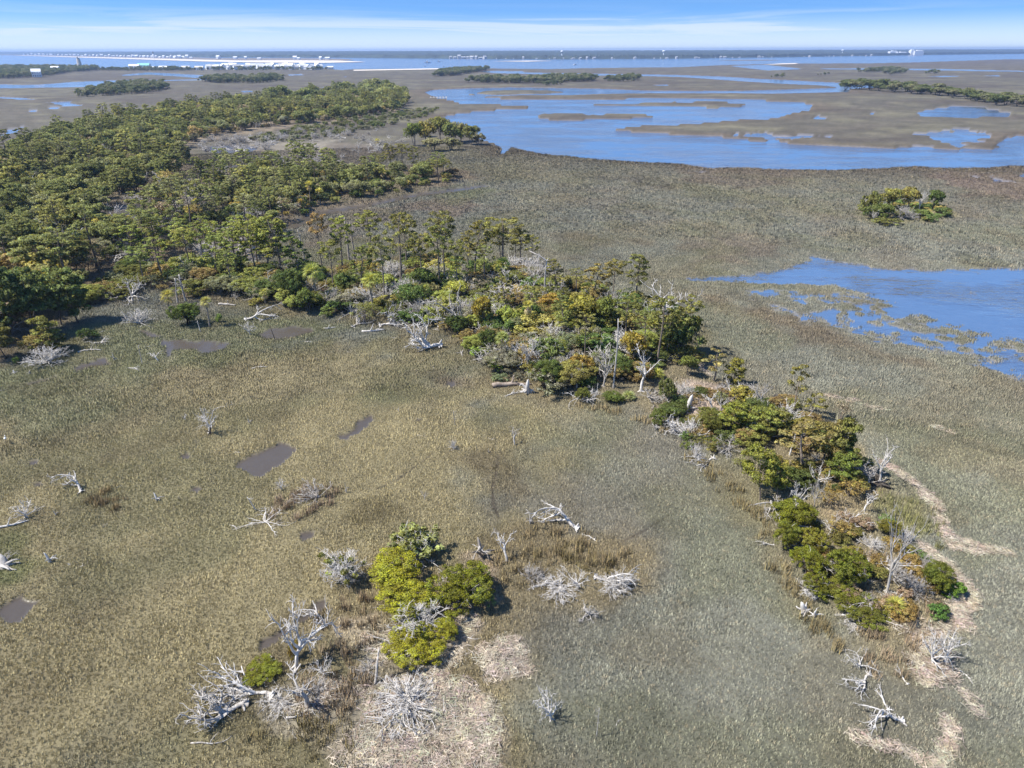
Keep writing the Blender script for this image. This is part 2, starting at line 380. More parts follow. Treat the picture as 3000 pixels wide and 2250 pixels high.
HUMMOCKS = [  # dry ground that stands a little above the marsh: outline, rise
 ([(600,850),(700,800),(880,800),(1000,780),(1100,760),(1250,760),(1400,780),(1550,790),(1700,850),(1900,890),(2040,960),(2090,1050),(2120,1110),(2200,1150),(2350,1210),(2500,1310),(2570,1420),(2590,1520),(2700,1620),(2800,1730),(2830,1850),(2790,1990),(2650,2040),(2500,1930),(2330,1700),(2230,1500),(2050,1340),(1960,1250),(1800,1190),(1680,1180),(1580,1170),(1450,1120),(1380,1050),(1330,1000),(1150,965),(1000,945),(900,930),(750,920),(650,900)], .55),
 ([(880,1800),(1050,1730),(1150,1640),(1400,1600),(1600,1540),(1800,1560),(1870,1650),(1860,1730),(1600,1800),(1540,1900),(1560,2000),(1450,2110),(1450,2300),(1000,2300),(860,2120),(690,2060),(800,1980)], .45),
 ([(2520,620),(2600,610),(2760,615),(2800,635),(2700,660),(2560,655)], .5),
 ([(-300,1250),(0,1080),(100,1010),(200,940),(280,860),(380,830),(480,860),(620,870),(720,800),(800,690),(870,640),(1150,590),(1380,535),(1380,510),(1230,490),(960,500),(760,500),(600,520),(560,440),(640,405),(900,372),(1050,360),(1180,330),(1210,285),(1130,262),(760,298),(330,355),(0,450),(-300,700)], .5)]
HUM = [(GP(p), h) for p, h in HUMMOCKS]
RIV = GP(RIVER); ISL = [GP(p) for p in ISLES]; PON = [(GP(p), *q) for p, *q in PONDS]
FOP = GP(FLAT_OPEN); FSO = GP(FLAT_SOFT); MUD = [GP(p) for p in MUDPOOLS]; CRK = GP(CREEK)
SHORE = GP([(-900,192),(0,191),(150,192),(289,199),(384,201),(600,201),(760,201),(950,200),(1000,206),(1036,203),(1200,202),(1289,202),(1298,200),(1434,201),(1610,203),(1723,200),(2000,197),(2120,191),(2240,188),(2339,186),(2542,186),(2678,183),(2859,177),(3000,172),(3600,172)])

def shoreline(x, y):
    """positive on the marsh side of the open sound"""
    a = x / y; sa = SHORE[:, 0] / SHORE[:, 1]; lim = np.interp(a, sa, SHORE[:, 1])
    return lim - y

def ground(x, y):
    """height, wet-mud amount, deep-water amount"""
    r = np.hypot(x, y)
    land = 0.22 + 0.55 * sstep(150, 320, r) + 0.10 * (fbm(x / 9, y / 9, 3, 3) - .5) + 0.10 * (fbm(x / 1.7, y / 1.7, 5, 2) - .5)
    for p, h in HUM:
        land = land + h * sstep(-2, 6, sdf(p, x, y, 25) + 3 * (fbm(x / 4, y / 4, 7, 2) - .5))
    far = sstep(250, 900, r)
    nz = (fbm(x / 14, y / 14, 11, 4) - .5); nz2 = (fbm(x / 60, y / 60, 12, 3) - .5)
    s = sdf(RIV, x, y) + nz * 5 * (1 - .6 * far) + nz2 * 5 * far
    wet = sstep(-.7, .9, s)
    for p in ISL:
        wet = wet * (1 - sstep(-.8, .8, sdf(p, x, y) + nz * 5))
    deep = wet.copy()
    z = land * (1 - wet) - 1.4 * wet
    for p, dep, e, am, per in PON:
        m = sstep(-e, e, sdf(p, x, y) + (fbm(x / per, y / per, 21, 4) - .5) * 2 * am)
        z = np.minimum(z, land * (1 - m) - dep * m); deep = np.maximum(deep, m)
    fl = sdf(FOP, x, y)
    fn = fbm(x / 2.2, y / 2.2, 31, 4) - .5; fn2 = fbm(x / 11, y / 11, 35, 3) - .5
    m = sstep(-1.5, 3.5, fl + fn * 2.4 + fn2 * 3.5)
    z = np.minimum(z, land * (1 - m) - (.24 + .30 * fn) * m); deep = np.maximum(deep, m)
    so_ = sdf(FSO, x, y)
    m = sstep(-7, 5, so_ + fn2 * 10)
    z = np.minimum(z, land * (1 - m) + (-.05 + .8 * fn + .35 * fn2) * m); deep = np.maximum(deep, m * .75)
    mud = np.zeros_like(x)
    for p in MUD:
        sc = .45 + np.hypot(p[0, 0], p[0, 1]) / 220
        m = sstep(-.3 * sc, .3 * sc, sdf(p, x, y, 12) + (fbm(x / 1.3, y / 1.3, 41, 3) - .5) * 1.6 * sc)
        z = np.where(m > .01, np.minimum(z, land * (1 - m) + .022 * m + .06 * (fbm(x / 1.6, y / 1.6, 43, 3) - .50) * m), z); mud = np.maximum(mud, m)
    c = linesd(CRK, x, y); wd = 1.6 + 2.2 * vnoise(x / 15, y / 15, 45)
    m = sstep(wd + .8, wd - .5, c)
    z = np.minimum(z, land * (1 - m) + .02 * m + .05 * (fbm(x / 3, y / 3, 43, 3) - .45) * m); mud = np.maximum(mud, m)
    sea = sstep(6, -20, shoreline(x, y) + nz2 * 30)
    z = z * (1 - sea) - 1.5 * sea; deep = np.maximum(deep, sea)
    return z, mud, deep

# colours of the vegetation and bare ground (things, not light)
C = lambda *a: np.array(a)
ZONES = [  # outline, colour, edge softness in metres, strength
 ([(-400,1090),(0,1110),(220,1090),(420,1040),(700,1015),(1300,1020),(1420,1130),(1560,1200),(1620,1300),(1560,1420),(1480,1500),(1440,1640),(1420,1800),(1380,2300),(-500,2400)], C(.318,.268,.148), 7, .95),
 ([(-200,1130),(100,1140),(350,1060),(560,1050),(500,1120),(300,1200),(100,1260),(-200,1260)], C(.225,.220,.125), 5, .75),
 ([(1050,1120),(1250,1100),(1350,1150),(1250,1210),(1080,1190)], C(.200,.195,.105), 3, .7), ([(-100,1560),(60,1560),(140,1640),(120,1720),(0,1760),(-100,1740)], C(.170,.180,.075), 1.5, .8),
 ([(1335,1345),(1400,1330),(1480,1345),(1560,1400),(1560,1460),(1480,1480),(1400,1430)], C(.120,.098,.065), 1.2, .5), ([(1000,1470),(1120,1470),(1160,1520),(1080,1550)], C(.155,.125,.06), 1.5, .6),
 ([(1200,1100),(1290,1085),(1360,1110),(1370,1140),(1280,1140)], C(.15,.115,.085), 1.2, .6),
 ([(2040,860),(2200,900),(2400,960),(2540,1010),(2680,1060),(2700,1090),(2500,1040),(2250,960)], C(.170,.130,.085), 3, .7), ([(1980,470),(2330,480),(2400,520),(2200,560),(2000,540)], C(.175,.140,.105), 6, .7),
 ([(2700,500),(3100,520),(3100,600),(2860,580)], C(.175,.130,.105), 6, .7), ([(1180,600),(1350,580),(1420,610),(1300,640)], C(.180,.135,.105), 4, .7), ([(2000,690),(2240,700),(2280,760),(2060,770)], C(.19,.15,.115), 4, .6),
 ([(870,660),(1100,610),(1300,600),(1000,700),(900,730)], C(.20,.155,.12), 4, .6), ([(1290,570),(1420,555),(1500,560),(1330,600)], C(.165,.175,.095), 3, .6),
 ([(700,430),(1000,420),(1150,450),(1000,500),(780,490)], C(.19,.155,.12), 5, .7)]
ZONES.append(([(200,965),(420,955),(700,925),(900,930),(1050,965),(900,1015),(700,1065),(500,1075),(300,1120),(100,1165),(-100,1180),(-100,1090),(80,1060)], C(.205,.205,.105), 3, .8))
for _p, _c in ((HUMMOCKS[0][0], C(.235,.195,.115)), (HUMMOCKS[1][0], C(.240,.195,.110)), (HUMMOCKS[2][0], C(.30,.27,.15)), (HUMMOCKS[3][0], C(.235,.185,.125))):
    ZONES.append((_p, _c, 2.5, .85))
ZONES += [([(560,750),(640,700),(740,700),(740,790),(650,830),(580,820)], C(.50,.41,.34), 2, .95), ([(470,590),(500,580),(520,600),(480,612)], C(.5,.42,.33), 1.5, .9), ([(950,850),(1010,850),(1030,910),(960,920)], C(.42,.30,.21), 1, .9),
 ([(1990,1120),(2080,1130),(2160,1150),(2120,1210),(2020,1220),(1980,1180)], C(.50,.40,.32), 1.2, .95), ([(1620,890),(1670,830),(1680,880)], C(.48,.38,.32), 1, .9), ([(700,430),(990,410),(900,480)], C(.33,.29,.22), 4, .5),
 ([(1060,2060),(1150,1990),(1380,2020),(1460,2120),(1430,2300),(1040,2300),(980,2180)], C(.44,.365,.29), .8, .8), ([(1400,1930),(1530,1870),(1560,1990),(1430,2010)], C(.40,.33,.27), .5, .85),
 ([(1060,1860),(1200,1920),(1400,1780),(1390,1900),(1300,1990),(1080,1960)], C(.40,.33,.24), .6, .8), ([(820,2060),(1000,2020),(1060,2060),(1000,2130),(860,2140)], C(.47,.40,.31), .6, .85),
 ([(1000,1830),(1100,1820),(1120,1890),(1020,1900)], C(.52,.42,.30), .5, .7), ([(1370,1640),(1460,1660),(1480,1780),(1380,1800)], C(.45,.34,.25), .6, .8),
 ([(2700,1600),(2790,1660),(2840,1760),(2850,1840),(2790,1850),(2760,1720),(2690,1650)], C(.50,.40,.29), .8, .85), ([(2640,1830),(2800,1840),(2820,2010),(2700,2030),(2650,1950)], C(.44,.34,.24), .8, .75),
 ([(2400,1420),(2560,1430),(2580,1560),(2480,1600),(2400,1520)], C(.38,.29,.18), .8, .7), ([(2540,1480),(2680,1460),(2740,1560),(2680,1600),(2580,1560)], C(.235,.225,.10), .8, .8)]
ZON = [(GP(p), c, e, s) for p, c, e, s in ZONES]
TRACKS = [GP([(1108,1437),(1165,1410),(1210,1378),(1267,1335)]), GP([(1460,1337),(1456,1382),(1442,1435),(1446,1484),(1460,1520)]), GP([(575,1290),(578,1310),(560,1332),(545,1342)]), GP([(130,1428),(250,1425),(330,1410)]), GP([(1830,1590),(1900,1555),(1960,1515)])]
WRACK = [([(2570,1352),(2640,1392),(2700,1440),(2748,1492)], 1.5), ([(2702,1461),(2743,1482),(2750,1510),(2767,1567),(2792,1612),(2853,1622),(2938,1620)], 1.1), ([(2795,1585),(2880,1610),(2960,1628)], .9),
 ([(2700,1600),(2771,1665),(2816,1710),(2857,1775),(2800,1803),(2836,1852)], 1.5), ([(2815,2030),(2850,2070),(2860,2100)], .8), ([(2500,2160),(2560,2185),(2640,2205),(2710,2235)], 1.0), ([(2764,2102),(2790,2160),(2770,2210),(2742,2260)], 1.4),
 ([(2715,1250),(2760,1262),(2790,1275)], .5), ([(2390,1160),(2460,1170),(2520,1180)], .35), ([(2480,1180),(2560,1200),(2600,1205)], .35), ([(1900,1000),(2020,1060),(2080,1110)], .6)]
WRK = [(GP(p), wd * .7) for p, wd in WRACK]

def colour(x, y):
    r = np.hypot(x, y)
    n1 = fbm(x / 23, y / 23, 51, 4); n2 = fbm(x / 6, y / 6, 53, 3); n3 = fbm(x / 110, y / 60, 55, 4)
    base = np.empty(x.shape + (3,)); base[:] = C(.205,.202,.156)
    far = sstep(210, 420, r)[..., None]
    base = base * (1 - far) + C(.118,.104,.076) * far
    def mix(c, m): 
        nonlocal base
        m = m[..., None]; base = base * (1 - m) + c * m
    mix(C(.165,.132,.098), sstep(.54, .72, n1) * .38 * (1 - .4 * far[..., 0]))
    mix(C(.215,.195,.120), sstep(.52, .70, fbm(x / 31, y / 31, 57, 3)) * .5)
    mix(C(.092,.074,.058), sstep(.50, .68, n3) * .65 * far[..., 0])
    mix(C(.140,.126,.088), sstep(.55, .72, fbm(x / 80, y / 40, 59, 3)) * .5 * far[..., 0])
    for p, c, e, s in ZON:
        mix(c, s * sstep(-e, e, sdf(p, x, y, 30) + (e * 1.6 + 1.2) * (n2 - .5) * 2))
    for p, wd in WRK:
        d = linesd(p, x, y, 8) + (n2 - .5) * 1.2
        mix(C(.345,.310,.230), .8 * sstep(wd * .42, wd * .1, d))
    for p in TRACKS:
        mix(C(.07,.055,.04), .8 * sstep(.24, .06, linesd(p, x, y, 3) + .25 * (n2 - .5)))
    # banks along the river: taller, browner grass
    s = np.abs(sdf(RIV, x, y)); mix(C(.125,.098,.068), (.35 + .4 * sstep(300, 500, r)) * sstep(1, .2, (s + 6 * (n1 - .5)) / (5 + .035 * r)) * sstep(120, 180, r))
    mix(C(.150,.150,.080), .38 * sstep(.50, .68, fbm(x / 13, y / 13, 63, 3)) * (1 - far[..., 0])); mix(C(.185,.145,.085), .26 * sstep(.52, .70, fbm(x / 9, y / 9, 65, 3)) * (1 - far[..., 0]))
    base *= .80 * ((.84 + .32 * fbm(x / 3, y / 3, 61, 3)) * (.82 + .36 * fbm(x / 7, y / 18, 67, 3)))[..., None]
    return np.clip(base, .01, 1)

# ------------------------------------------------------------------ marsh sheet
NA = 900
dep_ang = np.concatenate([np.linspace(R(66), R(3.2), 470, endpoint=False), np.linspace(R(3.2), R(.61), 130)])
rad = CAMH / np.tan(dep_ang); NR = len(rad)
ang = np.linspace(R(-53), R(53), NA)
A, RR = np.meshgrid(ang, rad); X = (np.sin(A) * RR).ravel(); Y = (np.cos(A) * RR).ravel()
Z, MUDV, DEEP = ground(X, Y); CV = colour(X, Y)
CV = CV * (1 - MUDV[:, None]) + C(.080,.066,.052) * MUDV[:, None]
CV *= (1 - .27 * sstep(420, 200, np.hypot(X, Y)) * (1 - MUDV))[:, None]      # nearer ground darkened to paint shade into the gaps between tufts
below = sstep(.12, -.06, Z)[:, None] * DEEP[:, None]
CV = CV * (1 - below) + C(.21,.21,.24) * below  # pale blue-grey bed colour stands in for sky brightness on the water
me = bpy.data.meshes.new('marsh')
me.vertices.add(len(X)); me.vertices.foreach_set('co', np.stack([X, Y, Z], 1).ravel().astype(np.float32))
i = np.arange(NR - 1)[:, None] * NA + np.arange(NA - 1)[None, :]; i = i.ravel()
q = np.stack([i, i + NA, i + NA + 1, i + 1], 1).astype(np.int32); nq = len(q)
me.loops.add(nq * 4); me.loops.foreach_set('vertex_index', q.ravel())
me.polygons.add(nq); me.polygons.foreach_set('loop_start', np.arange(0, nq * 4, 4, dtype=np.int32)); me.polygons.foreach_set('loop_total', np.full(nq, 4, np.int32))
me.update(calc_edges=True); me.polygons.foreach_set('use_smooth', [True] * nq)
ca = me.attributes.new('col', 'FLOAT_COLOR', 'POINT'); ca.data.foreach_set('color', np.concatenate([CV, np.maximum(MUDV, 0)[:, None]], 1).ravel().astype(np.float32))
m, t, o = newmat('marsh_ground')
a = N(t, 'ShaderNodeAttribute', attribute_name='col'); tc = N(t, 'ShaderNodeTexCoord'); ov = tc.outputs['Object']
fine = noise(t, 3.2, 4.0, ov, 0.7); mid = noise(t, 0.7, 4.0, ov, 0.65); big = noise(t, 0.05, 5.0, ov, 0.6)
f = math_node(t, 'MULTIPLY', math_node(t, 'MULTIPLY', maprange(t, fine, .3, .7, .80, 1.22), maprange(t, mid, .3, .7, .86, 1.15)), maprange(t, big, .3, .7, .85, 1.15))
f = math_node(t, 'ADD', math_node(t, 'MULTIPLY', math_node(t, 'SUBTRACT', f, 1.0), math_node(t, 'SUBTRACT', 1.0, math_node(t, 'MULTIPLY', a.outputs['Alpha'], .8))), 1.0)
d = N(t, 'ShaderNodeBsdfPrincipled'); d.inputs['Specular IOR Level'].default_value = 0.25
t.links.new(scalecol(t, a.outputs['Color'], f), d.inputs['Base Color'])
t.links.new(maprange(t, a.outputs['Alpha'], 0, 1, .95, .22), d.inputs['Roughness'])
b = N(t, 'ShaderNodeBump'); b.inputs['Distance'].default_value = .35; t.links.new(maprange(t, a.outputs['Alpha'], 0, .8, .45, .04), b.inputs['Strength'])
t.links.new(math_node(t, 'ADD', fine, math_node(t, 'MULTIPLY', mid, 1.2)), b.inputs['Height']); t.links.new(b.outputs[0], d.inputs['Normal'])
t.links.new(d.outputs[0], o.inputs[0]); me.materials.append(m)
tag(link(bpy.data.objects.new('marsh', me)), kind='structure')

# ------------------------------------------------------------------ water, one sheet out to the horizon
m, t, o = newmat('water')
tc = N(t, 'ShaderNodeTexCoord'); mp = N(t, 'ShaderNodeMapping'); mp.inputs['Scale'].default_value = (0.55, 1.0, 1); mp.inputs['Rotation'].default_value = (0, 0, R(8)); t.links.new(tc.outputs['Object'], mp.inputs[0])
w1 = noise(t, 0.55, 4.0, mp.outputs[0], .6); w2 = noise(t, 0.03, 5.0, mp.outputs[0], .7)
b = N(t, 'ShaderNodeBump'); b.inputs['Distance'].default_value = 1.0; t.links.new(math_node(t, 'ADD', w1, math_node(t, 'MULTIPLY', noise(t, 0.10, 3.0, mp.outputs[0], .6), 3.5)), b.inputs['Height'])
t.links.new(maprange(t, w2, .40, .62, .02, .75), b.inputs['Strength'])
gl = N(t, 'ShaderNodeBsdfGlossy'); gl.inputs['Roughness'].default_value = .12; gl.inputs['Color'].default_value = (1.0, .93, .90, 1); t.links.new(b.outputs[0], gl.inputs['Normal'])
tr = N(t, 'ShaderNodeBsdfTransparent'); tr.inputs[0].default_value = (.92, .95, .98, 1)
fr = N(t, 'ShaderNodeLayerWeight'); fr.inputs['Blend'].default_value = .5; t.links.new(b.outputs[0], fr.inputs['Normal'])
mx = N(t, 'ShaderNodeMixShader'); t.links.new(math_node(t, 'POWER', fr.outputs['Facing'], .6), mx.inputs[0]); t.links.new(tr.outputs[0], mx.inputs[1]); t.links.new(gl.outputs[0], mx.inputs[2]); t.links.new(mx.outputs[0], o.inputs[0])
WATER = m
mb = MB(); mb.poly([(-16000, -300, 0), (16000, -300, 0), (16000, 16000, 0), (-16000, 16000, 0)])
tag(link(bpy.data.objects.new('water', mb.build('water', WATER, False))), kind='structure')
mb = MB(); mb.poly([(-16000, -300, -2.0), (16000, -300, -2.0), (16000, 16000, -2.0), (-16000, 16000, -2.0)])
tag(link(bpy.data.objects.new('sea_bed', mb.build('sea_bed', plainmat('sea_bed', (.20,.21,.26), .9, .12, .004), False))), kind='structure')

# ================================================================== plants, built once per shape and then copied
def gen_pine(seed, H=14.0, cb=.55, wd=6.0, npad=24, pr=.95, per=120, leaf=.24, lean=.05, top=.75):
    rng = np.random.default_rng(seed); mb = MB()
    lean_d = rng.normal(size=2) * lean
    tr = np.array([[lean_d[0] * H * s ** 1.4 + .25 * math.sin(s * 5 + seed), lean_d[1] * H * s ** 1.4 + .25 * math.cos(s * 4 + seed), H * s * .97 - .2] for s in np.linspace(0, 1, 9)])
    tr[0, :2] = 0
    mb.tube(tr, np.linspace(.019 * H, .005 * H, 9), 6)
    Cs = []; Rs = []
    for i in range(npad):
        u = (i + rng.random()) / npad; h = cb + (1 - cb) * u
        prof = math.sqrt(max(0.05, 1 - top * (u ** 2.2))) * (.55 + .45 * min(1, u * 4))
        az = i * 2.4 + rng.normal() * .4; rr = wd * .5 * prof * (.35 + .65 * rng.random() ** .6) * (0.25 if i == npad - 1 else 1)
        c0 = at(tr, min(1, h)); c = c0 + np.array([math.cos(az) * rr, math.sin(az) * rr, rng.normal() * .25 + .12 * rr])
        k = .7 + .6 * rng.random()
        Cs.append(c); Rs.append((pr * k, pr * k, pr * .48 * k))
        st = at(tr, max(.1, h - .03 - .06 * rng.random()))
        mid_ = (st + c) / 2 + np.array([0, 0, -.1 * rr])
        mb.tube([st, mid_, c - np.array([0, 0, .15])], [.028 + .006 * rr, .02 + .004 * rr, .012], 4, False)
        if rng.random() < .5:
            e = c + np.array([math.cos(az + .9) * .9, math.sin(az + .9) * .9, .15]); Cs.append(e); Rs.append((pr * .6, pr * .6, pr * .32))
            mb.tube([mid_, (mid_ + e) / 2 + .05, e], [.02, .015, .01], 3, False)
    for i in range(5):   # dead stubs below the crown
        h = cb * (.4 + .6 * rng.random()); az = rng.random() * 6.28; st = at(tr, h); L = .5 + 1.0 * rng.random()
        mb.tube([st, st + np.array([math.cos(az) * L, math.sin(az) * L, .2 * L])], [.03, .01], 3, False)
    T, Nn = leaves(rng, np.array(Cs), np.array(Rs), per, leaf, .6, .35)
    return [('trunk', mb.build('pine_trunk', BARK), 0), ('crown', tri_mesh('pine_crown', T, LEAF, Nn), 1)]
def gen_round(seed, H=7.0, wd=7.0, base=.25, ncl=55, cr=1.0, per=75, leaf=.27, lob=4, flat=.8, stems=3, bark=None, gap=.0, dead=0):
    """broad crown of lobes: live oak, holly, cedar, shrub"""
    rng = np.random.default_rng(seed); mb = MB(); Cs = []; Rs = []
    L = []
    for i in range(lob):
        az = 6.28 * i / lob + rng.normal() * .3; rr = wd * .5 * (.15 if i == 0 else .42 + .18 * rng.random())
        hh = H * (base + (1 - base) * (.55 if i == 0 else .25 + .35 * rng.random()))
        lr = wd * (.30 + .12 * rng.random()) * (1.1 if i == 0 else .85); L.append((np.array([math.cos(az) * rr, math.sin(az) * rr, hh]), np.array([lr, lr, min(lr * flat, (H - hh) * (1.0 if i == 0 else .95))])))
    for i in range(ncl):
        c, rr = L[i % lob]; d = unit(rng.normal(size=3)); d[2] = abs(d[2]) if rng.random() < .72 else d[2] * .8
        p = c + d * rr * (.72 + .2 * rng.random()); p[2] = max(p[2], base * H * .6 + .15)
        k = cr * (.6 + .7 * rng.random())
        if rng.random() < gap: continue
        Cs.append(p); Rs.append((k, k, k * .72))
    for j in range(stems):
        az = 6.28 * j / stems + rng.normal() * .4; p0 = np.array([math.cos(az) * .12, math.sin(az) * .12, -.15]) * (wd / 4)
        p0[2] = -.15; c, rr = L[j % lob]; pts = np.array([p0, p0 * .5 + c * .4 + rng.normal(size=3) * .12 * wd * .3, c]); pts[1, 2] = max(pts[1, 2], .2)
        mb.tube(pts, [.022 * wd, .016 * wd, .007 * wd], 5)
        for q in range(max(3, len(Cs) // (stems * 3))):
            k = Cs[rng.integers(len(Cs))]; s = at(pts, .4 + .6 * rng.random())
            mb.tube([s, (s + k) / 2 + rng.normal(size=3) * .1 * wd * .2, k], [.008 * wd, .006 * wd, .003 * wd], 3, False)
    T, Nn = leaves(rng, np.array(Cs), np.array(Rs), per, leaf, .35, .45)
    # the wood inside is dark: drop triangles that fall below the ground
    keep = T[:, :, 2].min(1) > -.05; out = [('trunk', mb.build('round_trunk', bark or BARK), 0), ('crown', tri_mesh('round_crown', T[keep], LEAF, Nn[keep]), 1)]
    if dead:
        db = MB()
        for j in range(dead):
            c, rr = L[j % lob]; d = unit(rng.normal(size=3)); d[2] = abs(d[2]) * .6
            p = wander(rng, c * .6, d, wd * (.42 + .25 * rng.random()), 5, .25); db.tube(p, np.linspace(.010 * wd, .003 * wd, 6), 4)
            for q in range(4):
                s = at(p, .4 + .6 * rng.random()); db.tube(wander(rng, s, d + rng.normal(size=3) * .7, wd * .18, 3, .3), np.linspace(.005, .0018, 4) * wd, 3)
        out.append(('dead_branch', db.build('dead_branch', DEAD), 2))
    return out
def lay(angle, rz=0.0, squash=.6):
    ca, sa = math.cos(angle), math.sin(angle)
    def f(v):
        x = v[:, 0] * ca + v[:, 2] * sa; z = -v[:, 0] * sa + v[:, 2] * ca
        z = np.where(z < 0, -.35 * z, z) * squash + .06
        return np.stack([x, v[:, 1], z], 1)
    return f
def gen_dead(seed, H=6.0, tf=.4, nl=6, sub=4, tw=3, spread=.8, up=.08, wob=.2, rad=.040, xf=None, lf=.6, stubs=0):
    rng = np.random.default_rng(seed); parts = []
    tp = wander(rng, (0, 0, -.15), (rng.normal() * .12, rng.normal() * .12, 1), H * tf + .15, 6, wob * .6, .05)
    mb = MB(); rr = np.linspace(rad * H, rad * H * .6, 7); rr[0] *= 1.5; mb.tube(tp, rr, 7)
    for i in range(4):   # root flare
        az = i * 1.57 + rng.normal() * .3; mb.tube([(0, 0, .25 * H * .1), (math.cos(az) * rad * H * 3, math.sin(az) * rad * H * 3, -.08)], [rad * H * .8, rad * H * .3], 4, False)
    parts.append(('trunk', mb.build('dead_trunk', DEAD, xf=xf), 2))
    for i in range(nl):
        mb = MB(); tb = MB(); az = i * 2.4 + rng.normal() * .4; s = at(tp, .45 + .55 * (i + 1) / nl)
        d = np.array([math.cos(az) * spread, math.sin(az) * spread, .55 + .5 * rng.random()])
        L = H * lf * (.65 + .55 * rng.random()); p = wander(rng, s, d, L, 6, wob, up)
        mb.tube(p, np.linspace(rad * H * .55, rad * H * .13, 7), 5)
        for j in range(sub):
            s2 = at(p, .25 + .7 * (j + rng.random()) / sub); d2 = unit(p[-1] - p[0]) + rng.normal(size=3) * .75
            L2 = L * (.25 + .3 * rng.random()); p2 = wander(rng, s2, d2, L2, 4, wob * 1.2, up)
            mb.tube(p2, np.linspace(rad * H * .26, rad * H * .08, 5), 4)
            for k in range(tw):
                s3 = at(p2, .3 + .7 * rng.random()); tb.tube(wander(rng, s3, unit(p2[-1] - p2[0]) + rng.normal(size=3) * .8, L2 * (.3 + .4 * rng.random()), 3, wob * 1.3, up), np.linspace(rad * H * .15, rad * H * .07, 4), 3)
        parts.append(('branch', mb.build('dead_limb', DEAD, xf=xf), 2)); parts.append(('twigs', tb.build('dead_twigs', DEAD, xf=xf), 4))
    return parts
def gen_twigs(seed, H=2.2, wd=5.0, n=34, sub=4, tw=3, rad=.052, dirx=0.0, leafy=0, lsize=.16):
    """a dome or fan of bare grey stems"""
    rng = np.random.default_rng(seed); mb = MB(); base = MB(); ends = []
    base.tube(wander(rng, (0, 0, -.15), (.2 + dirx, 0, 1), .7, 3, .2), [.16, .14, .12, .10], 6)
    for i in range(n):
        az = 6.28 * rng.random(); el = rng.random() ** .8
        d = np.array([math.cos(az) * (1.1 - .7 * el) * wd / 5 + dirx, math.sin(az) * (1.1 - .7 * el) * wd / 5, (.12 + el) * H / 2.2])
        L = (.42 + .12 * rng.random()) * math.hypot(wd * (1 - .6 * el), H * 1.4 * el + .6); p = wander(rng, (rng.normal() * .12, rng.normal() * .12, .2), d, L, 5, .16, .01)
        p[:, 2] = np.maximum(p[:, 2], .04)
        mb.tube(p, np.linspace(rad, rad * .3, 6), 4)
        for j in range(sub):
            s = at(p, .3 + .7 * rng.random()); q = wander(rng, s, unit(p[-1] - p[0]) + rng.normal(size=3) * .6, L * (.2 + .25 * rng.random()), 4, .22); q[:, 2] = np.maximum(q[:, 2], .03)
            mb.tube(q, np.linspace(rad * .5, rad * .2, 5), 3); ends.append(q[-1])
            for k in range(tw):
                s2 = at(q, .3 + .7 * rng.random()); q2 = wander(rng, s2, unit(q[-1] - q[0]) + rng.normal(size=3) * .8, L * .14, 2, .2); mb.tube(q2, np.linspace(rad * .3, rad * .15, 3), 3, False)
    out = [('trunk', base.build('shrub_base', DEAD), 2), ('twigs', mb.build('shrub_twigs', DEAD), 3)]
    if leafy:
        E = np.array(ends); E = E[E[:, 2] > H * .35]; E = E[rng.permutation(len(E))[:leafy]]
        T, Nn = leaves(rng, E, np.full((len(E), 3), .28), 26, lsize, .4, .3); out.append(('crown', tri_mesh('sprigs', T, LEAF, Nn), 1))
    return out
def gen_snag(seed, H=9.0, nb=7, rad=.016, arm=0):
    rng = np.random.default_rng(seed); mb = MB(); tp = wander(rng, (0, 0, -.2), (rng.normal() * .04, rng.normal() * .04, 1), H, 8, .03, .03); mb.tube(tp, np.linspace(rad * H, rad * H * .45, 9), 6)
    parts = [('trunk', mb.build('snag_trunk', DEAD), 2)]
    for i in range(nb):
        mb = MB(); s = at(tp, .45 + .52 * rng.random()); az = rng.random() * 6.28; L = H * (.06 + .12 * rng.random())
        p = wander(rng, s, (math.cos(az), math.sin(az), .35), L, 4, .2, .05); mb.tube(p, np.linspace(rad * H * .3, rad * H * .1, 5), 4)
        for k in range(2): mb.tube(wander(rng, at(p, .6), unit(p[-1] - p[0]) + rng.normal(size=3) * .6, L * .4, 3, .2), np.linspace(rad * H * .14, rad * H * .06, 4), 3)
        parts.append(('branch', mb.build('snag_branch', DEAD), 2))
    if arm:
        mb = MB(); mb.tube([tp[-1] + (0, 0, -.15), tp[-1] + np.array([-.9, 0, .9]), tp[-1] + np.array([-2.3, .2, 1.9])], [.12, .11, .06], 6); mb.tube([tp[-1] + (0, 0, -.1), tp[-1] + np.array([.3, 0, .6])], [.08, .03], 5)
        parts.append(('branch', mb.build('snag_arm', DEAD), 2))
    return parts
def gen_log(seed, L=3.0, rad=.14, nb=2, curve=.12):
    rng = np.random.default_rng(seed); mb = MB(); p = wander(rng, (-L / 2, 0, rad * .8), (1, rng.normal() * .1, 0), L, 8, curve, 0); p[:, 2] = rad * .7 + .12 * np.abs(rng.normal(size=9)) * L * .08
    mb.tube(p, np.linspace(rad, rad * .5, 9), 7)
    mb.f.append(tuple(range(6, -1, -1))); parts = [('trunk', mb.build('log', DEAD), 2)]
    for i in range(nb):
        mb = MB(); s = at(p, .3 + .65 * rng.random()); q = wander(rng, s, (.6, rng.normal() * .9, .35 + .3 * rng.random()), L * (.2 + .25 * rng.random()), 4, .25); q[:, 2] = np.maximum(q[:, 2], .05); mb.tube(q, np.linspace(rad * .5, rad * .18, 5), 5)
        mb.tube(wander(rng, at(q, .5), unit(q[-1] - q[0]) + rng.normal(size=3) * .7, L * .14, 3, .2), np.linspace(rad * .25, rad * .1, 4), 4); parts.append(('branch', mb.build('log_branch', DEAD), 2))
    return parts
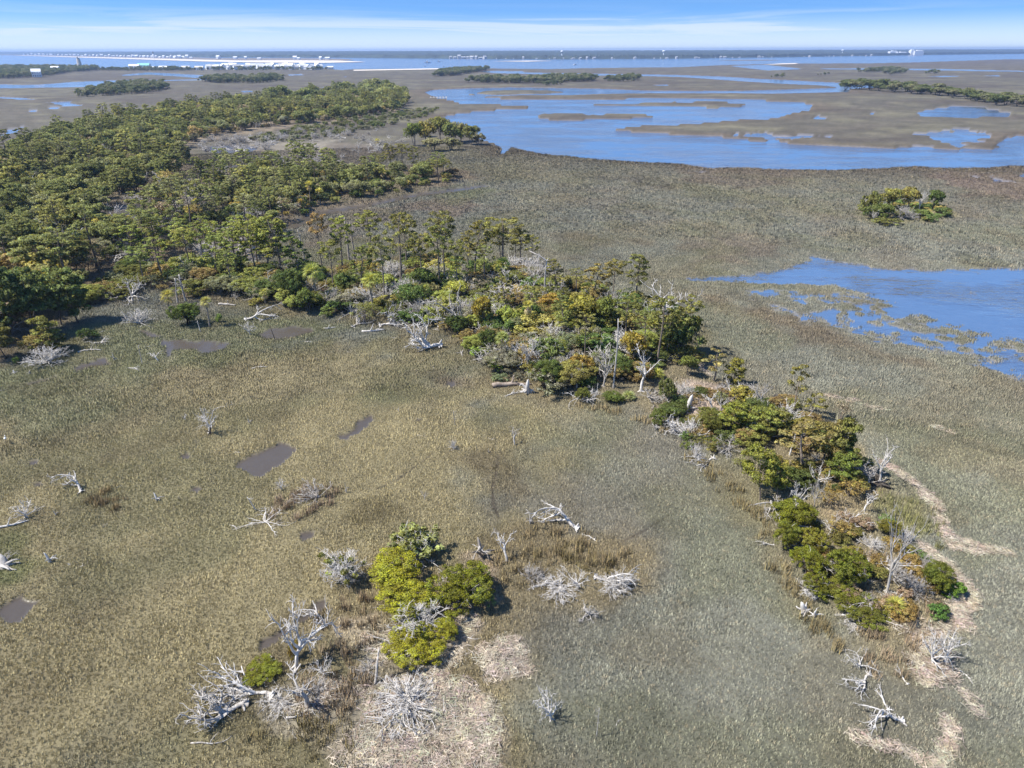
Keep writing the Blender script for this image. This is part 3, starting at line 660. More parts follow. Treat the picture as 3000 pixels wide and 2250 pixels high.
def gen_stump(seed, H=1.0, rad=.22, roots=6):
    rng = np.random.default_rng(seed); mb = MB(); tp = wander(rng, (0, 0, -.1), (rng.normal() * .2, rng.normal() * .2, 1), H, 5, .1); mb.tube(tp, [rad * 1.3, rad, rad * .85, rad * .8, rad * .6, rad * .15], 7)
    parts = [('trunk', mb.build('stump', DEAD), 2)]
    for i in range(roots):
        mb = MB(); az = 6.28 * i / roots + rng.normal() * .3; q = wander(rng, (0, 0, .18), (math.cos(az), math.sin(az), -.05), H * (.7 + .6 * rng.random()), 5, .25, -.02); q[:, 2] = np.maximum(q[:, 2], .03); mb.tube(q, np.linspace(rad * .5, rad * .12, 6), 5); parts.append(('root', mb.build('stump_root', DEAD), 2))
    return parts
def frond_mesh(seed, n=15, L=.95, pet=.95):
    rng = np.random.default_rng(seed); mb = MB(); pp = np.array([[pet * s, 0, .22 * math.sin(s * 1.6) - .10 * s * s] for s in np.linspace(0, 1, 5)]); mb.tube(pp, np.linspace(.035, .018, 5), 4, False)
    c = pp[-1]; fs = []
    for i in range(n):
        a = R(-95 + 190 * i / (n - 1)); l = L * (.75 + .35 * math.cos(a * .8)) * (.9 + .2 * rng.random()); w_ = .055
        d = np.array([math.cos(a), math.sin(a), 0]); sd = np.array([-math.sin(a), math.cos(a), 0]); m1 = c + d * l * .55 + np.array([0, 0, -.03]); e = c + d * l + np.array([0, 0, -.30 - .2 * rng.random()])
        b = len(mb.v); mb.v.extend([tuple(c), tuple(m1 + sd * w_), tuple(e), tuple(m1 - sd * w_)]); mb.f.append((b, b + 1, b + 2, b + 3))
    return mb.build('frond', LEAF)
FRONDS = [frond_mesh(s) for s in range(3)]
def palm_trunk(seed, H):
    rng = np.random.default_rng(seed); mb = MB(); p = np.array([[.25 * math.sin(s * 2) * H * .1 * (rng.random() + .5), .04 * H * s * s, H * s - .2 * (1 - s)] for s in np.linspace(0, 1, 10)]); p[0, :2] = 0
    mb.tube(p, [.24, .19, .17, .165, .16, .16, .165, .18, .21, .16], 8); return mb.build('palm_trunk', PALMBARK), p[-1]
PTR = {s: palm_trunk(s, 5.0) for s in range(2)}

PINES = [gen_pine(1, npad=30, pr=.72, per=84, leaf=.2, wd=7), gen_pine(2, cb=.62, npad=26, wd=7.5, pr=.8, per=84, leaf=.2), gen_pine(3, cb=.42, npad=36, wd=6.2, pr=.66, per=80, leaf=.2), gen_pine(4, cb=.68, npad=22, wd=7, pr=.8, per=84, leaf=.2, lean=.09), gen_pine(5, cb=.36, npad=38, wd=7.2, pr=.72, per=86, leaf=.2), gen_pine(6, cb=.55, npad=22, wd=5.6, pr=.62, per=56, leaf=.19)]
YPINES = [gen_pine(11, H=8, cb=.22, wd=6.5, npad=30, pr=.95, per=150, leaf=.2, top=.85), gen_pine(12, H=8, cb=.15, wd=5.5, npad=30, pr=.85, per=150, leaf=.2, top=.95), gen_pine(13, H=8, cb=.4, wd=7, npad=26, pr=1.0, per=150, leaf=.2)]
SCRAG = [gen_pine(15, H=9, cb=.4, wd=4.2, npad=9, pr=.7, per=70, leaf=.2), gen_pine(16, H=9, cb=.5, wd=4.6, npad=11, pr=.75, per=80, leaf=.2)]
OAKS = [gen_round(21), gen_round(22, lob=5, wd=8, H=6.5), gen_round(23, lob=3, wd=6, H=7.5, flat=1.0), gen_round(24, ncl=45, gap=.2, lob=5), gen_round(25, ncl=60, lob=6, wd=8.5, H=6)]
THIN = [gen_round(27, ncl=54, cr=.7, per=46, leaf=.16, gap=.15, lob=4, stems=4), gen_round(28, ncl=50, cr=.65, per=42, leaf=.16, gap=.2, lob=5, stems=5, H=6)]
CEDARS = [gen_round(31, H=4, wd=5, base=.05, ncl=190, cr=.36, per=165, leaf=.062, lob=6, flat=1.0, dead=4), gen_round(32, H=4.2, wd=4.6, base=.05, ncl=180, cr=.38, per=165, leaf=.062, lob=4, flat=1.0, dead=3), gen_round(33, H=3.4, wd=5.4, base=.05, ncl=180, cr=.34, per=160, leaf=.062, lob=7, flat=.9, dead=7, gap=.1)]
SHRUBS = [gen_round(41, H=1.7, wd=2.6, base=.05, ncl=60, cr=.27, per=110, leaf=.065, lob=4, flat=1.0), gen_round(42, H=2.0, wd=2.4, base=.05, ncl=60, cr=.27, per=110, leaf=.065, lob=5, flat=1.0), gen_round(43, H=1.5, wd=2.8, base=.02, ncl=44, cr=.24, per=80, leaf=.065, lob=5, gap=.1, flat=1.0)]
DEADS = [gen_dead(51), gen_dead(52, tf=.5, nl=5, spread=.6), gen_dead(53, tf=.25, nl=8, spread=1.1, wob=.26), gen_dead(54, tf=.35, nl=7, sub=5, tw=4, wob=.28, spread=.9), gen_dead(55, tf=.55, nl=4, spread=.7, wob=.22)]
FALLEN = [gen_dead(61, H=5, xf=lay(1.45)), gen_dead(62, H=5, tf=.5, nl=5, xf=lay(1.5), wob=.25), gen_dead(63, H=5, tf=.3, nl=8, sub=5, tw=4, xf=lay(1.35), wob=.28), gen_dead(64, H=5, tf=.6, nl=4, sub=3, tw=2, xf=lay(1.5), wob=.22)]
SPRAWL = [gen_dead(71, H=4, tf=.12, nl=9, sub=4, tw=3, spread=1.6, up=.0, wob=.22, lf=.75, rad=.038), gen_dead(72, H=4, tf=.12, nl=8, sub=4, tw=2, spread=1.8, up=.0, wob=.25, lf=.8, rad=.036)]
TWIGS = [gen_twigs(81), gen_twigs(82, n=44, sub=5, tw=4, H=2.4), gen_twigs(83, n=26, dirx=.7, H=1.8), gen_twigs(84, n=36, leafy=30, H=3.0, wd=4.0), gen_twigs(85, n=40, leafy=70, H=3.2, wd=4.2), gen_twigs(86, n=46, sub=5, tw=3, H=1.5, wd=6.5, rad=.062), gen_twigs(87, n=54, sub=6, tw=4, H=3.4, wd=4.2, rad=.05, leafy=16)]
SNAGS = [gen_snag(91), gen_snag(92, nb=4), gen_snag(93, nb=10), gen_snag(94, nb=2, arm=1)]
LOGS = [gen_log(101), gen_log(102, rad=.09, nb=3, curve=.2), gen_log(103, L=3, rad=.2, nb=1, curve=.05), gen_log(104, L=3, rad=.06, nb=2, curve=.35)]
STUMPS = [gen_stump(111), gen_stump(112, roots=4, rad=.16), gen_stump(113, roots=8, rad=.26)]
NOMW = dict(pine=6.0, ypine=6.5, scrag=4.4, oak=7.5, thin=7, cedar=5.0, shrub=2.6, dead=5.5, fallen=5.5, sprawl=6.0, twigs=5.0, snag=2.0, log=3.2, stump=1.8)
NOMH = dict(pine=14.0, ypine=8.0, scrag=9.0, oak=6.8, thin=6.5, cedar=4.0, shrub=1.8, dead=6.0, fallen=2.0, sprawl=2.6, twigs=2.4, snag=9.0, log=.5, stump=1.0)
FAM = dict(pine=PINES, ypine=YPINES, scrag=SCRAG, oak=OAKS, thin=THIN, cedar=CEDARS, shrub=SHRUBS, dead=DEADS, fallen=FALLEN, sprawl=SPRAWL, twigs=TWIGS, snag=SNAGS, log=LOGS, stump=STUMPS)
NAME = dict(pine='pine_tree', ypine='young_pine_tree', scrag='scraggly_pine_tree', oak='live_oak_tree', thin='sparse_tree', cedar='cedar_tree', shrub='leafy_shrub', dead='dead_tree', fallen='fallen_tree', sprawl='dead_tree', twigs='dead_shrub', snag='dead_snag', log='driftwood_log', stump='tree_stump')
CAT = dict(pine='pine tree', ypine='pine tree', scrag='pine tree', oak='tree', thin='tree', cedar='cedar tree', shrub='shrub', dead='dead tree', fallen='fallen tree', sprawl='dead tree', twigs='dead shrub', snag='dead tree', log='log', stump='stump')
# foliage colours
GRN, DKG, OLV, YEL, ORG, BRN, GRY, LIM, CED, CEDL = (.085,.125,.038), (.050,.078,.030), (.130,.135,.042), (.235,.220,.050), (.205,.158,.065), (.205,.150,.095), (.150,.155,.100), (.150,.215,.060), (.150,.158,.022), (.235,.228,.026)
WHT, GRW, DKW, BLK = (1.12, 1.10, 1.07), (.82, .79, .75), (.50, .46, .42), (.16, .14, .12)
DIM = {}
for fm, vs in FAM.items():
    for i_, ps in enumerate(vs):
        co = np.concatenate([np.array([v.co for v in me_.vertices]) for _n, me_, _r2 in ps if _n != 'dead_branch']); e = co.max(0) - co.min(0); DIM[fm, i_] = (max(e[0], e[1]) * .95 if fm in ('fallen', 'log') else (e[0] + e[1]) / 2, co[:, 2].max())
_rs = random.Random(5)
def zat(x, y): return float(ground(np.array([x]), np.array([y]))[0][0])
def plant(fam, var, x, y, z, sw, sh, rz, label, col=None, wood=None, group=None, tilt=(0, 0), name=None, cat=None, into=None):
    if into is not None:   # further pieces of a thing that already stands there
        a = Matrix.LocRotScale(Vector((x, y, z)), Matrix.Rotation(rz, 3, 'Z') @ Matrix.Rotation(tilt[1], 3, 'Y') @ Matrix.Rotation(tilt[0], 3, 'X'), Vector((sw, sw, sh)))
        b = Matrix.LocRotScale(into.location, into.rotation_euler, into.scale)
        for nm, me_, role in FAM[fam][var]:
            p = part(nm, me_, into if role != 4 else last, (col or GRN) if role == 1 else (wood or (1, 1, 1)), 'stuff' if role in (3, 4) else None)
            if role != 4: p.matrix_local = b.inverted() @ a; last = p
        return into
    o = thing(name or NAME[fam], label, cat or CAT[fam], (x, y, z), rz, (sw, sw, sh), group, tilt)
    for nm, me_, role in FAM[fam][var]:
        if role == 1: part(nm, me_, o, col or GRN)
        elif role == 0: part(nm, me_, o, wood or (1, 1, 1))
        elif role == 2: last = part(nm, me_, o, wood or (1, 1, 1))
        elif role == 4: part(nm, me_, last, wood or (1, 1, 1), 'stuff')
        else: part(nm, me_, o, wood or (1, 1, 1), 'stuff')
    return o
ZQ = []   # things whose ground height is looked up together at the end
def put(fam, var, px, py, label, w=None, top=None, hm=None, rz=None, col=None, wood=None, group=None, tilt=(0, 0), hs=None, name=None, cat=None, sink=0.0, into=None):
    """stand a plant on the ground point seen at (px, py); w = its width or top = its top edge in the photograph give its size"""
    g = G(px, py); s = mpp(px, py)
    sh = None
    if top is not None:
        k = {'cedar': .8, 'shrub': .8, 'twigs': .7, 'sprawl': .6, 'oak': .45, 'thin': .45, 'ypine': .25}.get(fam, 0) if (w is not None and py > 700) else 0
        if k:   # a wide crown seen from above: its near rim, not its foot, is what shows lowest
            dp = math.atan2(CAMH, math.hypot(g[0], g[1])); rim = k * w / 2 * math.sin(dp); py = py - rim; g = G(px, py); s = mpp(px, py)
            d_ = py - top; sh = math.sqrt(max(d_ * d_ - rim * rim, (.45 * d_) ** 2)) * s / math.cos(dp) / DIM[fam, var][1]
        else: sh = tall(px, py, top) / DIM[fam, var][1]
    sw = w * s / DIM[fam, var][0] if w is not None else None
    if hm is not None: sh = hm / DIM[fam, var][1]
    if sw is None: sw = sh
    if sh is None: sh = sw
    if hs: sh = sh * hs
    o = plant(fam, var, g[0], g[1], 0, sw, sh, _rs.random() * 6.28 if rz is None else rz, label, col, wood, group, tilt, name, cat, into)
    if into is None: ZQ.append((o, sink))
    return o
def palm(px, py, top, w, label, seed=0, col=(.19,.20,.055), nf=26, low=False, skirt=5):
    g = G(px, py); s = mpp(px, py); o = thing('palmetto_palm', label, 'palm tree', (g[0], g[1], 0), _rs.random() * 6.28); ZQ.append((o, 0))
    fr = w * s / 3.4; rng = np.random.default_rng(seed)
    if low: c = np.array([0, 0, .25])
    else:
        H = max(1.5, tall(px, py, top) - fr * .9); me_, e = PTR[seed % 2]; part('trunk', me_, o, scale=(max(.8, fr), max(.8, fr), H / 5.0)); c = np.array([e[0] * max(.8, fr), e[1] * max(.8, fr), H])
    for i in range(nf):
        old = i / nf; el = R(78 - 125 * old + rng.normal() * 6) if not low else R(80 - 70 * old)
        dead_ = (not low) and i >= nf - skirt
        cc = (.36, .29, .17) if dead_ else tuple(np.array(col) * (.8 + .5 * rng.random()))
        part('frond', FRONDS[i % 3], o, cc, loc=c, rot=(rng.normal() * .25, -el if not dead_ else R(60), i * 2.399), scale=(fr, fr, fr))
    return o

# ================================================================== the near islet
put('cedar', 1, 1168, 1715, 'olive-gold cedar, upper left of the dense clump on the near islet', w=185, hm=2.9, col=CEDL, wood=DKW, rz=.4)
put('cedar', 0, 1190, 1800, 'bright olive cedar in the middle of the near clump', w=180, hm=2.3, col=CEDL, wood=GRW, rz=1.2)
put('cedar', 2, 1352, 1775, 'darker green cedar at the right of the near clump', w=205, hm=3.0, col=CED, wood=GRW, rz=2.2)
put('cedar', 2, 1220, 1925, 'low cedar with grey dead limbs at the front of the near clump', w=195, hm=1.5, col=CEDL, wood=WHT, rz=.9)
put('cedar', 1, 1308, 1885, 'small rounded cedar lobe on the lower right of the near clump', w=85, hm=1.7, col=CEDL, wood=GRW)
put('twigs', 6, 1222, 1858, 'pale mass of dead branches bursting from the near cedar clump', w=185, hm=2.4, wood=WHT, col=CED)
put('twigs', 4, 1225, 1640, 'half-dead greyish tree with pale green sprigs behind the near cedar clump', w=185, hm=3.4, wood=WHT, col=(.22,.235,.09))
put('twigs', 6, 1012, 1705, 'bleached twiggy tree with green top left of the near cedar clump', w=165, hm=3.2, wood=WHT, col=(.17,.18,.05), rz=2.6)
put('sprawl', 0, 1300, 1765, 'pinkish white bare branches between two cedars of the near clump', w=85, top=1690, wood=WHT)
put('shrub', 1, 1415, 1815, 'light green feathery shrub at the right foot of the near cedar clump', w=72, top=1745, col=(.13,.175,.075))
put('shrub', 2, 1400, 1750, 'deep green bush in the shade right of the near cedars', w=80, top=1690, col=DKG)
_t = put('dead', 3, 868, 1965, 'white many-branched dead tree leaning left beside the mud strip', w=200, top=1790, wood=WHT, rz=3.6, tilt=(.1, -.35))
put('shrub', 0, 862, 1948, None, w=34, top=1895, col=(.16,.12,.03), into=_t)
put('fallen', 1, 950, 1850, 'bare white fallen limb right of the leaning dead tree', w=110, wood=WHT, rz=2.6, hs=1.3)
put('log', 2, 866, 1985, 'short thick upright-leaning bleached trunk below the leaning dead tree', w=60, wood=WHT, rz=1.2, tilt=(0, -.5))
put('cedar', 0, 768, 2020, 'small flat olive cedar at the left tip of the near islet', w=120, top=1945, col=CED, wood=WHT)
put('fallen', 2, 720, 2070, 'tangled grey fallen branches below the small flat cedar', w=210, wood=GRW, rz=3.3, hs=1.1)
put('fallen', 0, 800, 2050, 'white fallen tree crossing the left part of the near islet', w=210, wood=WHT, rz=3.0, hs=1.2)
put('sprawl', 1, 690, 2060, 'whitish lichen-grey dead shrub at the far left tip of the near islet', w=110, wood=WHT)
put('dead', 4, 905, 2085, 'grey dead trunk with spreading limbs left of the big twig dome', w=150, top=1985, wood=GRW, tilt=(.2, -.3))
put('sprawl', 1, 955, 2075, 'low star-shaped dead branches just left of the big twig dome', w=140, top=2010, wood=WHT)
put('dead', 2, 948, 2000, 'small bare dead tree with flat top in the rushes', w=95, top=1945, wood=WHT)
put('snag', 1, 1100, 2020, 'thin bare dead trunk at the upper left of the twig dome', w=60, top=1945, wood=GRW, tilt=(.1, .25))
_t = put('twigs', 5, 1200, 2090, 'big dome of bleached dead twigs at the bottom of the picture', w=255, hm=1.5, wood=WHT, rz=.5)
put('twigs', 5, 1185, 2060, None, w=215, hm=1.7, wood=WHT, rz=2.0, into=_t)
put('fallen', 3, 1190, 2190, 'fallen grey limb under the front of the twig dome', w=150, wood=GRW, rz=.6)
put('twigs', 5, 825, 2065, 'flat white web of dead branches left of the grey dead trunk', w=150, hm=.8, wood=WHT)
put('twigs', 5, 690, 2040, 'flat grey web of dead branches at the left tip below the flat cedar', w=120, hm=.7, wood=GRW)
put('twigs', 5, 935, 2040, 'flat white web of dead branches in the rushes left of the twig dome', w=110, hm=.8, wood=WHT)
put('log', 1, 862, 2158, 'small pale curved stick in the straw below the fallen tree', w=40, wood=WHT, rz=2.4)
put('log', 3, 630, 2175, 'long thin grey branch lying in the marsh at bottom left', w=110, wood=GRW, rz=.15)
put('log', 0, 880, 2110, 'straight pale log in the straw left of the twig dome', w=75, wood=WHT, rz=0)
put('log', 1, 1322, 1960, 'brown-grey log on straw at the right of the near cedar clump', w=50, wood=GRW, rz=.2)
put('log', 3, 1385, 1885, 'slim pale branch on straw right of the near cedars', w=55, wood=WHT, rz=-.2)
put('log', 3, 1390, 1945, 'short grey stick above the straw mat', w=35, wood=GRW, rz=-.5)
put('stump', 1, 1412, 1645, 'dark gnarled stump with curling limbs behind the near cedars', w=75, top=1590, wood=DKW)
put('snag', 0, 1420, 1630, 'long curling thin branch above the gnarled dark stump', w=60, top=1570, wood=GRW, tilt=(0, -.6))
put('dead', 4, 1483, 1660, 'silver dead tree with a hooked top right of the near cedars', w=70, top=1580, wood=WHT, tilt=(0, .1))
put('stump', 1, 1553, 1542, 'lone upright grey stump on the marsh above the near islet', w=22, top=1508, wood=GRW)
_t = put('fallen', 1, 1690, 1560, 'large arched bleached fallen tree at the back of the near islet', w=150, wood=WHT, rz=2.9, hs=1.7)
put('log', 1, 1740, 1595, None, w=75, wood=WHT, rz=-.8, into=_t)
put('stump', 0, 1668, 1527, 'small pale knob of wood beside the arched fallen tree', w=18, wood=WHT)
put('fallen', 3, 1560, 1735, 'dead bush and pale log lying left among the rushes of the near islet', w=115, wood=WHT, rz=.35, hs=1.5)
put('twigs', 2, 1550, 1730, 'brownish bare twigs over the pale log in the rushes', w=85, top=1670, wood=GRW)
put('sprawl', 0, 1690, 1745, 'white spiky dead tree in the middle of the rushes', w=110, top=1670, wood=WHT)
put('fallen', 2, 1712, 1790, 'gnarled dark grey dead branches hanging forward onto the marsh', w=80, wood=GRW, rz=-1.5, hs=1.2)
_t = put('fallen', 0, 1745, 1705, 'bleached trunk lying right with a bushy root end', w=130, wood=WHT, rz=-.35, hs=1.5)
put('twigs', 1, 1820, 1745, None, w=95, top=1690, wood=WHT, rz=-.4, into=_t)
put('twigs', 5, 1640, 1735, 'flat white tangle of dead branches in the rushes of the near islet', w=150, hm=1.0, wood=WHT)
put('twigs', 5, 1565, 1712, 'flat grey tangle of dead branches left in the rushes', w=110, hm=.8, wood=GRW)
put('twigs', 5, 1795, 1728, 'white web of fine branches above the bushy root end', w=120, hm=1.1, wood=WHT)
put('twigs', 5, 1080, 1985, 'grey web of dead branches on straw behind the twig dome', w=110, hm=.8, wood=GRW)
put('dead', 2, 1615, 2115, 'lone white antler-like dead tree on the marsh at bottom centre', w=115, top=2030, wood=WHT, tilt=(.1, -.3))
put('snag', 2, 1747, 2165, 'narrow grey lichen-covered dead sapling at bottom centre right', w=22, top=2085, wood=GRW)
put('log', 1, 1812, 2120, 'small pale splinter of wood on the grey marsh at the bottom', w=28, wood=WHT, rz=1.0)
put('sprawl', 1, 1450, 1565, 'tiny grey twig ball on the marsh above the near cedars', w=28, wood=GRW)

# ================================================================== dead wood scattered over the left marsh
put('sprawl', 1, 779, 1560, 'wide white dead tree sprawling alone on the brown marsh', w=150, top=1500, wood=WHT, rz=1.0)
put('log', 1, 690, 1552, 'detached white branch left of the sprawling dead tree', w=42, wood=WHT, rz=-.6)
put('snag', 1, 752, 1500, 'thin hooked white branch sticking up above the sprawling dead tree', w=25, top=1455, wood=WHT)
put('dead', 2, 825, 1440, 'small white branching snag below the larger mud pool', w=48, top=1405, wood=WHT)
put('twigs', 2, 930, 1462, 'grey fallen brushy dead shrub on tan reeds', w=125, wood=GRW, rz=3.1, hs=.7)
put('stump', 1, 1016, 1448, 'small forked grey stake at the end of the tan reeds', w=14, top=1418, wood=GRW)
put('dead', 1, 1245, 1468, 'little grey dead sapling beside the marsh track', w=26, top=1442, wood=GRW)
put('twigs', 0, 1328, 1326, 'upright V of bare white branches on the marsh', w=42, top=1285, wood=WHT, hs=.9)
put('snag', 2, 1334, 1250, 'very thin pale dead sapling standing above the V-shaped branches', w=16, top=1205, wood=GRW)
put('log', 3, 1445, 1290, 'small curved white branch left of the twisted stump', w=34, wood=WHT, rz=-.4)
put('dead', 4, 1506, 1308, 'twisted grey dead stump tree on the dark marsh patch', w=40, top=1255, wood=GRW)
put('stump', 1, 1432, 1330, 'tiny dark stump beside the dark marsh patch', w=15, top=1318, wood=DKW)
put('stump', 1, 1168, 1210, 'single short white post in the greenish marsh', w=6, top=1195, wood=WHT)
put('log', 3, 1240, 1280, 'thin pale stick lying flat in the middle of the marsh', w=30, wood=WHT, rz=-.25)
put('twigs', 2, 1222, 1236, 'small brown-grey clump of dead twigs in mid marsh', w=28, wood=DKW, hs=.5)
put('log', 2, 699, 1330, 'short cream log at the upper left rim of the larger mud pool', w=20, wood=WHT, rz=-.1)
put('log', 2, 670, 1490, 'tiny cream log on the brown marsh left of the hooked branch', w=14, wood=WHT, rz=.2)
put('fallen', 1, 240, 1448, 'curved white driftwood tree lying on the left marsh', w=100, wood=WHT, rz=2.7, hs=1.9)
put('log', 1, 350, 1430, 'straight white stick beside the curved driftwood tree', w=24, wood=WHT, rz=.9)
put('dead', 2, 78, 1520, 'low white dead tree with spread arms near the left edge', w=100, top=1470, wood=WHT)
put('log', 0, 38, 1548, 'long pale log lying by the left edge of the picture', w=78, wood=WHT, rz=.2)
_t = put('stump', 2, 12, 1665, 'big bleached root stump cut off by the left edge', w=80, hm=1.0, wood=GRW)
put('sprawl', 0, 20, 1650, None, w=75, hm=1.3, wood=GRW, into=_t)
put('stump', 1, 150, 1652, 'white stump with one side limb right of the bleached root stump', w=45, top=1622, wood=WHT)
put('log', 3, 180, 1638, 'pale limb lying beside the white side-limbed stump', w=35, wood=WHT, rz=.3)
put('log', 3, 245, 1660, 'forked curved white branch on the left marsh', w=38, wood=WHT, rz=.9)
put('stump', 1, 205, 1660, 'tiny pale stub left of the forked curved branch', w=14, wood=WHT)
put('stump', 1, 462, 1470, 'white claw-like stump in the middle of the left marsh', w=34, top=1448, wood=WHT)
put('log', 1, 525, 1463, 'short white stick right of the claw-like stump', w=18, wood=WHT, rz=-1.0)
put('log', 1, 492, 1406, 'small grey forked stick above the claw-like stump', w=18, wood=WHT, rz=.8)
put('stump', 1, 166, 1515, 'small pale stump right of the low spread-armed dead tree', w=14, top=1500, wood=WHT)
put('twigs', 2, 312, 1545, 'small grey twiggy remnant on the left marsh', w=20, wood=GRW, hs=.6)
_t = put('dead', 2, 614, 1272, 'white dead tree with wide arms on a black trunk in open marsh', w=88, top=1192, wood=WHT)
put('stump', 1, 617, 1275, None, w=26, top=1252, wood=BLK, into=_t)
put('log', 3, 665, 1192, 'twisted pale branch up right of the wide-armed dead tree', w=45, wood=WHT, rz=.6)
put('dead', 1, 545, 1235, 'small white forked snag left of the wide-armed dead tree', w=22, top=1215, wood=WHT)
put('stump', 1, 732, 1245, 'small T-shaped stub right of the wide-armed dead tree', w=18, top=1228, wood=GRW)
put('log', 3, 276, 1240, 'bent white stick alone on the upper left marsh', w=16, wood=WHT, rz=-1.0)
put('log', 1, 765, 1080, 'white forked branch on the upper marsh below the pools', w=42, wood=WHT, rz=.4)
put('snag', 1, 808, 1003, 'black dead trunk standing in the dark round pool', w=18, top=958, wood=BLK)
put('dead', 3, 735, 985, 'curling white dead branches left of the dark round pool', w=52, top=945, wood=WHT)
put('fallen', 1, 722, 940, 'long arched heap of pale driftwood behind the dark pool', w=110, wood=WHT, rz=.25, hs=1.2)
put('fallen', 3, 790, 938, 'short pale driftwood logs right of the arched heap', w=48, wood=WHT, rz=.1)
put('log', 2, 668, 899, 'straight brownish log at the wood edge', w=52, wood=GRW, rz=-.1)
put('log', 0, 967, 966, 'white floating log at the right of the dark pool', w=34, wood=WHT, rz=0)
put('fallen', 2, 1035, 962, 'leaning fallen grey tree at the shore of the tree island', w=80, wood=GRW, rz=.8, hs=1.3)
put('fallen', 2, 1115, 960, 'heap of tangled white driftwood on the island shore', w=90, wood=WHT, rz=.1, hs=1.5)
put('sprawl', 0, 1165, 965, 'spiky white driftwood right of the tangled heap', w=80, top=925, wood=WHT)
put('log', 0, 1095, 976, 'long white log lying in front of the tangled driftwood heap', w=62, wood=WHT, rz=0)
put('log', 2, 905, 1005, 'small white log on marsh left of centre below the pools', w=20, wood=WHT, rz=0)
put('log', 1, 1025, 1036, 'small white stick on the marsh in front of the island shore', w=18, wood=WHT, rz=-.3)
put('log', 1, 1082, 1001, 'little slanted white stick near the island shore', w=18, wood=WHT, rz=-.8)
put('log', 3, 1160, 993, 'small white fork beside the island shore', w=22, wood=WHT, rz=.1)
put('fallen', 2, 1290, 1020, 'large spidery white fallen tree with exposed roots at the marsh edge', w=135, wood=WHT, rz=3.0, hs=1.9)
put('dead', 1, 1367, 985, 'tall grey dead tree leaning left over the shore thicket', top=835, w=130, wood=GRW, rz=0, tilt=(0, -.55))
put('twigs', 0, 1262, 960, 'pale grey mass of dead twigs over the spidery fallen tree', w=120, top=880, wood=GRW)
put('log', 1, 1270, 1080, 'slanted thin white stick on the marsh below the spidery fallen tree', w=16, wood=WHT, rz=-.9)
put('log', 3, 1379, 1108, 'little white V-shaped stick near the bright green bush', w=18, wood=WHT, rz=.5)
put('stump', 1, 1352, 1042, 'small pale spread of roots right of the spidery fallen tree', w=28, wood=GRW)
put('twigs', 1, 140, 1085, 'broad white dead shrub at the left wood edge', w=140, top=1015, wood=WHT)
put('twigs', 0, 408, 965, 'broad silver dead shrub left of the two yellow palms', w=120, top=900, wood=WHT)
put('dead', 2, 388, 885, 'big pale dead tree leaning left with hanging branches', w=100, top=810, wood=WHT, rz=3.1, tilt=(0, -.45))
put('twigs', 2, 350, 885, 'curtain of fallen pale branches under the big leaning dead tree', w=90, top=835, wood=WHT, rz=3.1)
put('snag', 1, 615, 945, 'slim white trunk leaning right behind the second yellow palm', w=25, top=880, wood=WHT, tilt=(0, .25))
put('snag', 1, 588, 975, 'short white dead pole beside the dark cedar bush', w=14, top=945, wood=WHT)
put('sprawl', 1, 300, 1015, 'white driftwood tangle at the edge of the left tree group', w=75, top=985, wood=WHT)
put('log', 1, 270, 1030, 'grey-white branch under the driftwood tangle by the left trees', w=60, wood=WHT, rz=.4)
put('stump', 1, 336, 1060, 'short grey stump standing in the green marsh by the left pool', w=14, top=1035, wood=GRW)
put('snag', 0, 418, 1070, 'thin grey dead pole standing right of the left pool', w=16, top=1015, wood=GRW)
put('dead', 4, 462, 1060, 'small white forked dead tree just left of the blue-brown pool', w=40, top=1035, wood=WHT)
put('fallen', 3, 378, 1082, 'white fallen branch lying below the left pool', w=62, wood=WHT, rz=-.2)
put('log', 3, 440, 1018, 'short white stick pointing at the blue-brown pool', w=30, wood=WHT, rz=.5)
put('log', 0, 8, 1148, 'grey log end at the left edge of the green marsh', w=22, wood=GRW, rz=.3)
put('stump', 0, 43, 1097, 'small pale driftwood piece at the left wood edge', w=22, wood=WHT)
put('stump', 0, 89, 1098, 'small grey driftwood piece below the broad white dead shrub', w=20, wood=GRW)
put('shrub', 1, 52, 1072, 'little bright green shrub below the left trees', w=22, top=1048, col=LIM)
put('shrub', 1, 645, 950, 'tiny bright green cedar right of the second yellow palm', w=24, top=922, col=LIM)
put('snag', 2, 521, 890, 'left of two thin pale dead trees above the yellow palm', w=40, top=815, wood=GRW)
put('snag', 0, 545, 885, 'right of two thin pale dead trees above the yellow palm', w=40, top=805, wood=GRW)
put('cedar', 0, 550, 968, 'dense dark green cedar bush between the two yellow palms', w=92, top=888, col=(.075,.105,.03), wood=BLK)
palm(499, 925, 862, 42, 'golden palm with a short trunk left of the dark cedar bush', 0, (.235,.21,.06))
palm(615, 960, 880, 34, 'golden palm right of the dark cedar bush', 1, (.21,.195,.065))

# left wood edge, big pines in front
for i, (px, py, tp, w_, c_, lb) in enumerate([(183,962,800,150,(.125,.15,.055),'spreading pine with two bare trunks at the front left wood edge'),(232,955,815,120,(.115,.14,.05),'pine at the right end of the front left tree group'),(110,990,800,150,(.105,.13,.048),'dense shaded pine second from the left in the front left group'),
  (40,1000,790,160,(.09,.115,.045),'dark pine by the left edge in front of the wood'),(150,1040,930,110,(.14,.14,.045),'low olive pine in front of the front left group'),(20,1060,950,110,(.115,.11,.04),'low dark pine at the left edge by the rusty ground')]):
    put('ypine', (2,0,2,0,1,2)[i], px, py, lb, w=w_, top=tp, col=c_, wood=(.75,.7,.65))
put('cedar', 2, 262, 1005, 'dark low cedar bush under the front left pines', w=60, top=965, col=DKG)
put('thin', 0, 110, 1050, 'rusty olive bush below the front left pines', w=130, top=985, col=(.17,.13,.05))

